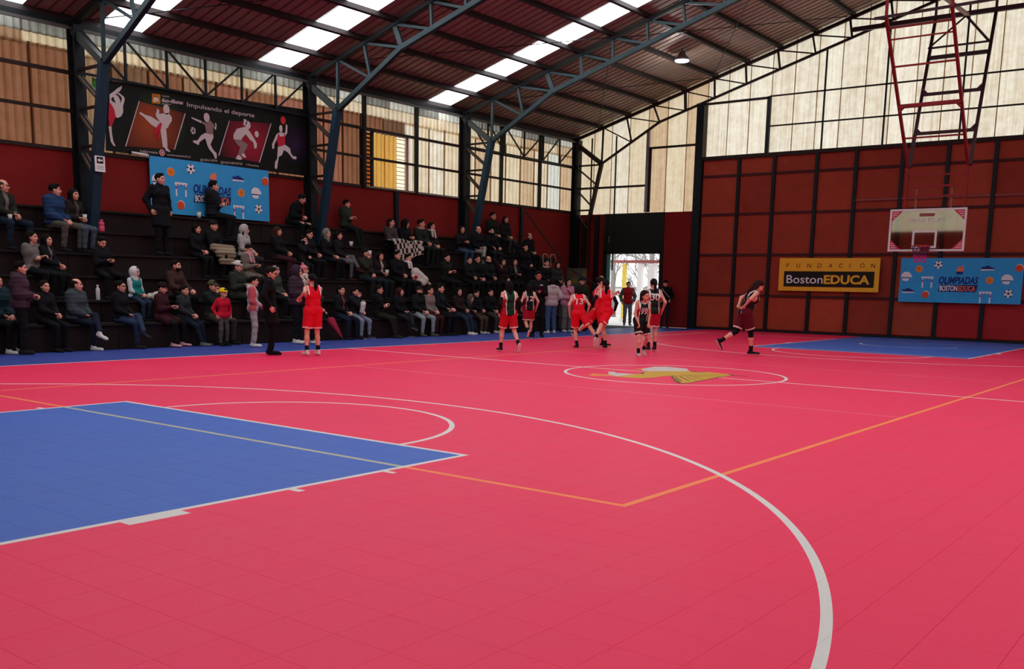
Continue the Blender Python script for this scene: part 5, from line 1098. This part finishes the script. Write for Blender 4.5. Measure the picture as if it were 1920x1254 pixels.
# right block
sp('e1', 'long-haired woman with blue jeans left of the third truss leg', 9.44, 4, 1.0, -10, top=K2, bottom='#34465e', hands='phone', hair='longfront', girl=True, yaw=0, shoes='#c9c5c0')
sp('e2', 'man in black with light grey trousers, at the third truss leg', 10.25, 4, 1.04, -15, top=K1, bottom='#8a8680', hands='lap', legs='cross', hair='thin', haircol='#2a201c', yaw=0)
sp('e3', 'bearded man in black right of the light grey trousers', 10.90, 4, 1.04, -15, top=K1, bottom='#1f2426', hands='knees', hair='short+beard', yaw=0)
sp('e4', 'man in dark green jacket, highest of the far group', 11.71, 5, 1.12, -10, top='#1c221e', bottom=K1, hands='lap', hair='short', yaw=15)
sp('e5', 'woman in dark coat with greyish knees on the top step', 12.41, 5, 1.02, -10, top=K4, bottom='#3a3834', hands='lap', hair='longfront', girl=True, yaw=0)
sp('e6', 'man in black at the right end of the upper rows', 12.99, 4, .96, -10, top=K1, bottom=K1, hands='lap', hair='thin', haircol='#241a16', yaw=10)
sp('e7', 'man in black raising a hand to his forehead', 11.97, 3, 1.03, -15, top=K1, bottom=K1, hands='head', hair='short', yaw=-5)
sp('e8', 'red-faced woman in dark green coat below the third leg', 8.40, 2, .95, -10, top='#161a17', bottom=K1, hands='clasp', hair='bun', girl=True, yaw=-10)
sp('e9', 'young man in black peeking between two spectators', 8.78, 2, 1.02, -10, top=K1, bottom=K1, hands='lap', hair='short', yaw=-5)
sp('e10', 'bald bearded man in dark jacket below the third leg', 9.31, 2, 1.01, -10, top='#17191a', bottom=K1, hands='clasp', hair='thin+beard', haircol='#2a1e1a', yaw=-5)
sp('e11', 'woman with a hand to her ear in dark red jacket', 10.03, 2, .95, -10, top='#241416', bottom=K1, hands='ear', hair='longfront', girl=True, yaw=0)
sp('e12', 'woman in black holding a white paper', 10.63, 2, .97, -15, top=K1, bottom=K1, hands='phone', hair='longfront', girl=True, yaw=0, shirt='#8a7a74')
sp('e14', 'man in black with beige collar near the white chair backs', 12.36, 2, 1.0, -20, top=K1, bottom=K1, hands='lap', hair='short', collar='#b08a80', yaw=0)
sp('e15', 'woman in dark grey top, rightmost on the third step', 13.01, 2, .93, -20, top='#2e302e', bottom=K1, hands='lap', hair='longfront', girl=True, yaw=0)
# ------------------------------------------------------------------ people standing beside the court
def st(k, label, X, Y, s, head, **kw): Q[k] = person(label, X, Y, 0, head, s, **kw)
st('purple', 'person in purplish-brown hooded puffer standing at far left', -5.9, 9.75, .98, -38, top='#43303a', puffer=True, style='hoodie', bottom=K1, hands='front', hair='short', haircol='#0f0c0b', yaw=5, shoes='#1a1a1c')
st('redkid', 'small child in red jacket and yellow beanie', -1.72, 9.72, .70, 262, top='#c41830', style='hoodie', bottom='#55524c', hands='down', hair='short', hat='beanie', hatcol='#e8c020', yaw=25, pitch=-12)
st('boywhite', 'boy in white tracksuit with red stripes at the sideline', -1.42, 9.12, .88, -42, top='#b9aca8', sleeve='#c05a60', bottom='#a89c9a', loose=.3, style='hoodie', hands='clasp', hair='short', haircol='#0d0b0b', yaw=0, shoes='#cfc8c4', hand_to=((.04, .20, .02), (-.04, .20, .02)))
st('ref', 'coach in long black coat standing on the sideline', -2.56, 7.13, .985, -42, style='coat', top='#0f1011', bottom='#0d0d0f', hands='down', hair='short', haircol='#1c1412', glasses=True, pitch=-15, yaw=0, shoes='#0c0c0d')
st('hoodpurple', 'person in dark purple hood holding a phone behind the coach', .0, 9.45, 1.03, -60, top='#3a2c36', puffer=True, style='jacket', bottom=K1, hands='front', hair='long', hat='hood', hatcol='#352838', girl=True, yaw=5, shoes='#cfc8c4')
st('redsleeve', 'child with red sleeves and dark hair behind the red player', .35, 9.3, .76, 285, top='#1c1618', sleeve='#c01c28', bottom=K1, hands='clasp', hair='short', yaw=30, shoes='#cfcac4')
st('red1', 'girl player in plain red kit near the coach, back turned', -2.02, 6.55, .915, 70, style='jersey', top='#e0182c', bottom='#e0182c', trim='#f0dcd8', hair='pony', girl=True, hand_to=((-.02, .30, .34), (-.30, -.02, .22)), feet=((.11, .02, .08), (-.16, -.04, .08)), socks='#17171a', shoes='#e0c9c2', sole='#e6d8d2', yaw=10)
st('pgreen', 'girl player in green and red kit with very long ponytail, back turned', 1.87, 4.94, .885, 58, style='jersey', top='#17382a', side='#b01a28', bottom='#c01826', trim='#e6e0da', hair='long', haircol='#120d0c', girl=True, hands='down', sleeve='#131316', feet=((.15, -.30, .20), (-.15, .12, .08)), fpitch=(60, 0), socks='#17171a', shoes='#1c1c20', sole='#e6d8d2', number=None)
st('p12', 'girl player with number 12 on her back walking away', 6.41, 7.81, .865, 50, style='jersey', top='#171d1a', side='#8a1824', bottom='#a01828', trim='#d8cfc8', hair='long', girl=True, hands='down', feet=((.08, .10, .08), (-.08, -.32, .26)), fpitch=(0, 55), socks='#17171a', shoes='#1c1c20', sole='#e0ccc6', number=('back', ('12', .14, .27, .19)))
st('coach2', 'man in dark jacket with badge reading a tablet at the sideline', 7.27, 8.16, 1.07, 222, top='#131416', bottom='#101114', hands='phone', hair='short', haircol='#120f0e', pitch=-15, yaw=5, skin='#b96a58')
st('greyback', 'person in pale grey hoodie and blue jeans, back turned', 9.09, 9.0, .97, 60, top='#b3a6a4', style='hoodie', bottom='#3b5578', loose=.6, hands='pockets', hair='long', yaw=0, shoes='#dcd6d2')
st('black2', 'dark-haired woman with a bag beside the pink sweater girl', 10.6, 9.6, .95, 230, top=K1, bottom='#4a4440', hands='front', hair='long', girl=True, bag='#6a625a')
st('pink', 'long-haired girl in pink sweater and wide grey trousers', 10.35, 9.32, .97, 245, top='#b87a8c', style='hoodie', bottom='#6b6460', loose=1., hands='front', hair='longfront', girl=True, yaw=10, bag='#241a1c', shoes='#d8d0cc')
st('capgreen', 'man in dark cap and olive jacket behind the red players', 11.3, 9.45, 1.0, 235, top='#262a20', bottom=K1, hands='pockets', hair='short', hat='cap', hatcol='#15161a')
st('face7', 'man in black standing beside the door behind the red players', 12.5, 9.5, 1.05, 225, top=K1, bottom=K1, hands='down', hair='thin', haircol='#1c1412')
st('mdoor', 'man in black cap and jacket standing right of the door', 16.45, 9.35, 1.0, 215, top='#101113', bottom='#20252a', hands='pockets', hair='short', hat='cap', hatcol='#101012', bag='#a8a29c')
st('boydoor', 'boy in red shirt and grey jacket standing in the doorway', 16.6, 10.95, .96, 218, top='#a81c22', sleeve='#605a60', bottom='#6e6c76', loose=.4, hands='down', hair='short', haircol='#2a221e', shoes='#77757a')
# ------------------------------------------------------------------ players
PR = dict(style='jersey', top='#e0182c', bottom='#e0182c', trim='#f2dedA'.lower(), girl=True, socks='#141416', shoes='#1a1a1e', sole='#e0ccc6')
st('pred2', 'red player with raised arm, partly behind two team-mates', 5.07, 4.79, .97, -45, hair='bun', haircol='#1c100e', hand_to=((.10, .42, .36), (-.06, .45, .33)), feet=((.12, .12, .08), (-.10, -.58, .24)), fpitch=(0, 60), yaw=5, **PR)
st('p13', 'red player with number 13 on her back, striding left', 4.18, 4.73, .885, 48, hair='bob', hands='down', lean=12, hip=(0, .05, .88), feet=((.42, -.42, .22), (-.02, .05, .08)), fpitch=(70, 0), number=('back', ('13', .14, .27, .18)), **PR)
st('p3', 'red player with long ponytail and black arm sleeves', 4.2, 4.06, .93, 40, hair='pony', sleeve='#121216', hands='down', hand_to=((.26, .12, -.04), (-.30, .10, .04)), feet=((-.28, -.42, .26), (.06, .10, .08)), fpitch=(65, 0), **PR)
PG = dict(style='jersey', top='#1a2a20', side='#9a1a2a', trim='#e6e0da', girl=True, socks='#141416')
st('p30', 'player with number 30 in green kit and long dark ponytail', 4.81, 3.2, .955, 48, bottom='#a8182a', hair='pony', haircol='#1a1414', hands='down', shoes='#20242c', sole='#e8e2de', feet=((.10, .06, .08), (-.09, -.05, .08)), number=('back', ('30', .15, .30, .20), ('FUND', .05, .37, .14)), **PG)
st('p99', 'small player with number 99 bending forward, facing the camera', 3.24, 2.57, .83, 232, bottom='#231416', hair='bob', haircol='#241614', lean=16, hip=(0, -.03, .88), hand_to=((.13, .22, -.06), (-.12, .24, -.05)), feet=((.10, .14, .08), (-.20, -.26, .16)), fpitch=(0, 45), yaw=28, pitch=5, shoes='#b8a8a4', sole='#e0ccc6', number=('front', ('99', .12, .24, .17), ('AYOB', .045, .33, .15)), **PG)
st('walker', 'player in dark grey jersey and leggings walking right by the far wall', 5.13, 1.14, 1.0, -48, style='jersey', top='#1e1a1c', side='#2a1418', bottom='#5c1220', trim='#d9c9c8', hair='long', haircol='#2c1410', lean=22, hip=(0, -.02, .91), hands='down', hand_to=((.16, -.14, .04), (-.20, -.16, .06)), feet=((-.02, .16, .08), (-.04, -.52, .30)), fpitch=(0, 60), pitch=-15, socks='#141416', shoes='#15151a', sole='#d8a0a8', leggings='#121215', girl=True)

# ------------------------------------------------------------------ small things on and around the bleacher
CUPW = mat('paper_cup', '#d9d4cc', .6, noise=.04)
def cup(p, label, h=.10, r_=.042, lid=None):
    p = Vector(p); t = empty('paper_cup', p, label, 'cup'); MB().lathe(p, [(r_*.72, 0), (r_, h), (r_*.9, h), (r_*.66, .01)], 14).build('cup_wall', CUPW, t, True)
    MB().lathe(p+Vector((0, 0, h-.006)), [(r_*1.06, 0), (r_*1.06, .008), (r_*.95, .012), (r_*.8, .012)], 14).build('rim', CUPW if lid is None else mat('cup_lid', lid, .5), t, True)
def bottle(p, label, col, h=.24, r_=.035, capc='#e8e6e2', waist=False):
    p = Vector(p); t = empty('bottle', p, label, 'bottle')
    prof = [(r_*.9, 0), (r_, .01), (r_, h*.42), (r_*(.78 if waist else 1), h*.5), (r_, h*.58), (r_, h*.72), (r_*.45, h*.86), (r_*.45, h*.9)]
    MB().lathe(p, prof, 16).build('bottle_body', mat('bottle_'+col.lstrip('#'), col, .3, noise=.05), t, True); MB().lathe(p+Vector((0, 0, h*.88)), [(r_*.55, 0), (r_*.55, h*.12), (r_*.5, h*.125)], 14).build('cap', mat('bottlecap_'+capc.lstrip('#'), capc, .4), t, True)
bottle((-2.62, 12.72, LZ[4]), 'pink ridged bottle standing on the step beside the nearest blue leg', '#d8486a', .26, .062, '#e0607e', True)
bottle((8.22, 12.72, LZ[4]), 'white bottle on the upper ledge right of the blanket group', '#cfc8bc', .26, .045)
bottle((-3.72, 11.05, LZ[1]), 'white drinking bottle standing on the step below the phone reader', '#cfcfd2', .30, .04, '#e4e4e6')
cup((.22, 13.26, LZ[5]), 'white paper cup on the top step under the blue banner', .14, .055)
cup((4.70, 12.72, LZ[4]), 'white paper cup on the step left of the checkered blanket', .13, .055)
kp = Q['bald']['knee'][0]; cup(kp+Vector((0, .02, .07)), 'white cup resting on the bald man\'s knee', .09)
hp2 = (Q['coffee']['hands'][0]+Q['coffee']['hands'][1])/2; cup(hp2+Vector((0, -.02, -.02)), 'white cup held by the woman beside the blue leg', .11, .045)
hp2 = (Q['redface']['hands'][0]+Q['redface']['hands'][1])/2; cup(hp2+Vector((0, -.02, -.02)), 'white cup held by the long-haired woman on the third step', .12, .05)
hp2 = Q['cap5']['hands'][0]; cup(hp2+Vector((0, -.02, -.02)), 'white cup raised to the mouth by the man in black cap', .12, .045)
def phone(p, label, tilt=.9, col='#c9c7cf', head=270, sz=(.075, .15)):
    p = Vector(p); t = empty('phone', p, label, 'phone'); q = Matrix.Rotation(math.radians(head-270), 3, 'Z')@Matrix.Rotation(-tilt, 3, 'X')
    for nm, m, x0, x1, y0, y1, z0, z1 in (('phone_body', mat('phone_case', '#1b1b20', .4), -sz[0]/2, sz[0]/2, -sz[1]/2, sz[1]/2, -.005, .004), ('screen', mat('screen_'+col.lstrip('#'), col, .2), -sz[0]*.46, sz[0]*.46, -sz[1]*.46, sz[1]*.46, .004, .006)):
        mb = MB().box(x0, x1, y0, y1, z0, z1); mb.v = [tuple(p+q@Vector(v)) for v in mb.v]; mb.build(nm, m, t)
mid = lambda k: (Q[k]['hands'][0]+Q[k]['hands'][1])/2
phone(mid('phone7')+Vector((0, -.03, .03)), 'phone held by the man in black below the pink bottle'); phone(mid('maroon')+Vector((0, -.03, .03)), 'pale phone held by the woman in pink boots'); phone(mid('capwb')+Vector((0, -.03, .03)), 'phone held by the man in black and white cap')
phone(mid('pinkscarf')+Vector((0, -.03, .03)), 'phone held by the woman in pink scarf'); phone(mid('hoodpurple')+Vector((0, -.04, .04)), 'white phone held by the person in dark purple hood', 1.3, '#dcdce0', 300)
phone(mid('coach2')+Vector((-.04, -.05, .05)), 'black tablet held by the standing man with a badge', .8, '#26262c', 222, (.16, .22)); phone(mid('e12')+Vector((0, -.05, .05)), 'white paper card held by the woman in black', 1.2, '#ddd6d0', 255, (.16, .12))
bd = Q['coach2']['chest']; fwd = Vector((math.cos(math.radians(222)), math.sin(math.radians(222)), 0)); bp_ = bd+fwd*.16+Vector((.05, -.05, .06)); t = empty('badge', bp_, 'white badge on the dark jacket of the standing tablet holder', 'badge'); mb = MB(); mb.bar(bp_, bp_+fwd*.008, .07, .09); mb.build('card', WHITE, t); mb = MB(); mb.bar(bp_+fwd*.008, bp_+fwd*.011, .05, .03); mb.build('print', mat('badge_red', '#b03038', .6), t)
# basketball on the floor at far left
def ball(p, label, r_=.12):
    p = Vector(p); t = empty('basketball', p-Vector((0, 0, r_)), label, 'ball'); MB().ball(p, r_, 24).build('ball_skin', mat('ball_rubber', '#7a2a1c', .6, bump=.2, scale=90), t, True)
    sm = MB()
    for ax in ((1, 0, 0), (0, 1, 0), (.7, .7, 0)):
        a = Vector(ax).normalized(); b = Vector((0, 0, 1)); sm.tube([p+r_*1.0*(a*math.cos(q)+b*math.sin(q)) for q in np.linspace(0, 2*PI, 29)[:-1]], .003, 5, closed=True)
    sm.build('seams', BLACKP, t)
ball((-6.45, 9.70, .12), 'brown basketball on the floor at the far left feet')
# umbrella leaning on the bench
a, b = Vector((1.45, 10.08, .62)), Vector((1.38, 9.40, .02)); dr_ = (b-a).normalized(); t = empty('umbrella', b, 'closed dark red umbrella leaning on the front bench', 'umbrella')
MB().tube([a, b], .009, 8).build('shaft', BLACKP, t); cn = MB(); c0 = a+dr_*.16
ex_ = dr_.cross(Vector((0, 0, 1))).normalized(); ey_ = ex_.cross(dr_); n_ = 16; vs = []
prof = [(0, .06), (.05, .085), (.35, .05), (.62, .014)]
for (L_, rr) in prof: vs += [c0+dr_*L_+(ex_*math.cos(2*PI*k/n_)+ey_*math.sin(2*PI*k/n_))*rr*(1+.22*(k % 2)) for k in range(n_)]
cn.add(vs, [(i*n_+k, i*n_+(k+1) % n_, (i+1)*n_+(k+1) % n_, (i+1)*n_+k) for i in range(len(prof)-1) for k in range(n_)]); cn.build('canopy', cloth('#8e1c34'), t, True)
MB().tube([a, a-dr_*.06, a-dr_*.09+Vector((.03, 0, -.01)), a-dr_*.06+Vector((.055, 0, -.02))], .013, 8).build('handle', mat('pink_handle', '#c08a90', .5), t, True); MB().tube([b-dr_*.07, b], .006, 6).build('tip', mat('pale_tip', '#b9a8a0', .4), t)
# soft things: paper bag, puffer, fur coat, plastic bag, scarf, blanket
def soft(name, label, cat, prims, col, k=.03, mod=None, part='cloth', h=.016, base=None, m=None):
    V, F = solid(prims, h, k, mod=mod); o = V.mean(0); o[2] = V[:, 2].min(); t = empty(name, tuple(o), label, cat); link_mesh(part, np_mesh(part, V-o, F, [m or cloth(col)]), t); return t
def crumple(a_=.012, f_=35): return lambda P: a_*np.sin(P[..., 0]*f_+np.sin(P[..., 2]*f_*.7)*2)*np.sin(P[..., 1]*f_*.9+P[..., 2]*f_*.8)
p = mid('eating'); L = Q['eating']['lap']; t = soft('paper_bag', 'white crumpled paper bag on the eating man\'s lap', 'bag', [cap((L.x, L.y, L.z+.06), (L.x+.02, L.y-.02, L.z+.24), .06, .075)], '#d2ccc8', mod=crumple(.008, 45), part='paper')
o = t.location; mb = MB(); mb.ball((L.x+.025, L.y-.02, L.z+.315), (.055, .05, .012), 12); mb.build('opening', mat('bag_shade', '#8d857e', .8), t, True)
L = Q['puffer_lap']['lap']; soft('folded_puffer', 'beige quilted puffer folded on the knees of the dark beanie man', 'jacket', [cap((L.x-.22, L.y-.02, L.z+.10), (L.x+.24, L.y-.02, L.z+.06), .10, .11), cap((L.x-.16, L.y-.16, L.z-.02), (L.x+.16, L.y-.16, L.z-.04), .11), cap((L.x-.13, L.y-.20, L.z-.20), (L.x+.12, L.y-.20, L.z-.22), .09)], '#8a7a66', .05, mod=lambda P: .010*np.cos(2*PI*P[..., 2]/.085))
L = Q['w8']['lap']; soft('fur_coat', 'white fluffy coat lying right of the woman with white scarf', 'coat', [cap((L.x+.14, L.y+.05, L.z+.16), (L.x+.36, L.y-.1, L.z-.05), .13, .11), cap((L.x+.30, L.y-.08, L.z-.05), (L.x+.55, L.y-.12, L.z-.16), .07, .035), cap((L.x+.05, L.y+.02, L.z+.02), (L.x+.28, L.y-.12, L.z-.14), .08)], '#c9bdb4', .05, mod=lambda P: .010*np.sin(P[..., 0]*90)*np.sin(P[..., 1]*95)*np.sin(P[..., 2]*85))
L = Q['w8']['hands'][0]; soft('red_pouch', 'small bright red pouch on the lap beside the white fur coat', 'pouch', [ell((L.x+.05, L.y-.02, L.z+.03), (.07, .04, .045))], '#c01c3c', h=.012)
soft('plastic_bag', 'white crumpled plastic bag beside the child in teal vest', 'bag', [cap((-2.62, 11.02, LZ[1]+.07), (-2.34, 11.05, LZ[1]+.10), .06, .09), ell((-2.30, 11.05, LZ[1]+.22), (.03, .03, .06))], '#b9b2ac', mod=crumple(.012, 40), part='plastic')
soft('rolled_scarf', 'pale rolled scarf on the ledge right of the blanket group', 'scarf', [cap((7.5, 12.72, LZ[4]+.09), (7.72, 12.70, LZ[4]+.05), .07), cap((7.70, 12.70, LZ[4]+.05), (8.02, 12.68, LZ[4]+.05), .05, .055)], '#a89a90', mod=crumple(.006, 60))
soft('dark_bag', 'black bag on the second step with two white clips', 'bag', [cap((-3.72, 10.98, LZ[0]+.14), (-3.36, 10.98, LZ[0]+.16), .13, .14)], '#15171c', mod=crumple(.008, 20))
soft('yellow_box', 'yellow paper packet on the step behind the red-jacket child', 'packet', [cap((-1.60, 10.98, LZ[0]+.10), (-1.56, 11.0, LZ[0]+.50), .07, .07)], '#b8902c', h=.02, mod=crumple(.006, 30))
bx = mid('blanket'); vs = []; nu, nv_ = 26, 16
x0b, x1b = 5.92, 7.06
for i in range(nu+1):
    for j in range(nv_+1):
        a = i/nu; b = j/nv_; x = x0b+(x1b-x0b)*a
        if b < .55: y = 12.86-.62*(b/.55); z = LZ[4]+.235+.03*math.sin(b*6)+.03*math.cos((x-6.3)*7)
        else: y = 12.24-.05*(b-.55)-.02*math.sin(a*14); z = LZ[4]+.235+.03*math.sin(.55*6)+.03*math.cos((x-6.3)*7)-(b-.55)*(1.05+.25*math.sin(a*4+1))
        vs.append((x+.02*math.sin(b*9), y+.015*math.sin(a*17), z))
q = len(vs); vs += [(x, y, z-.012) for x, y, z in vs]; id_ = lambda i, j: i*(nv_+1)+j
mb = MB(); mb.v = vs
for i in range(nu):
    for j in range(nv_): mb.f.append((id_(i, j), id_(i, j+1), id_(i+1, j+1), id_(i+1, j))); mb.m.append(((i//2)+(j//2)) % 2)
for i in range(nu):
    for j in range(nv_): mb.f.append((q+id_(i, j), q+id_(i+1, j), q+id_(i+1, j+1), q+id_(i, j+1))); mb.m.append(0)
t = empty('blanket', (6.5, 12.5, LZ[3]), 'black and white checkered blanket over the knees of the sweater woman', 'blanket'); mb.build('cloth', [cloth('#c2b4aa'), cloth('#1d1214')], t)
# white bent tubes of two chair backs behind the far right spectators
t = empty('folded_chair', (13.55, 12.2, LZ[3]), 'white tubular chair backs behind the far right spectators', 'chair')
for x in (13.28, 13.72): MB().tube([(x-.14, 12.25, LZ[3]), (x-.14, 12.3, LZ[3]+.52), (x-.08, 12.3, LZ[3]+.58), (x+.10, 12.3, LZ[3]+.58), (x+.16, 12.3, LZ[3]+.52), (x+.16, 12.25, LZ[3])], .014, 8).build('frame_tube', mat('cream_tube', '#a8988c', .5), t, True)
MB().box(13.16, 13.86, 12.28, 12.31, LZ[3]+.30, LZ[3]+.46).build('back_rest', cloth('#1a1716'), t)
# notice board by the door
t = empty('notice_board', (16.5, 13.15, 1.2), 'grey board with yellow and red paper shapes beside the door', 'board')
MB().box(16.46, 16.50, 12.72, 13.58, 1.42, 2.06).build('board_face', mat('grey_board', '#5d5a50', .7), t)
mb = MB(); mb.ball((16.455, 13.22, 1.86), (.004, .06, .06), 12); mb.build('red_disc', mat('disc_red', '#b8302a', .6), t)
for i, (y, z, h_) in enumerate(((13.30, 1.5, .22), (13.16, 1.48, .28), (12.80, 1.6, .38), (12.76, 1.5, .24))): mb = MB(); mb.prism([(-.07, 0), (.07, .02), (.05, h_*.6), (.0, h_), (-.06, h_*.7)], (16.455, y, z), (0, -1, 0), (0, 0, 1), .003); mb.build('yellow_paper', mat('paper_yellow', '#8a7a2c', .7), t)
for y in (12.8, 13.5): MB().box(16.47, 16.52, y-.02, y+.02, 0, 1.42).build('leg', STEELD, t)
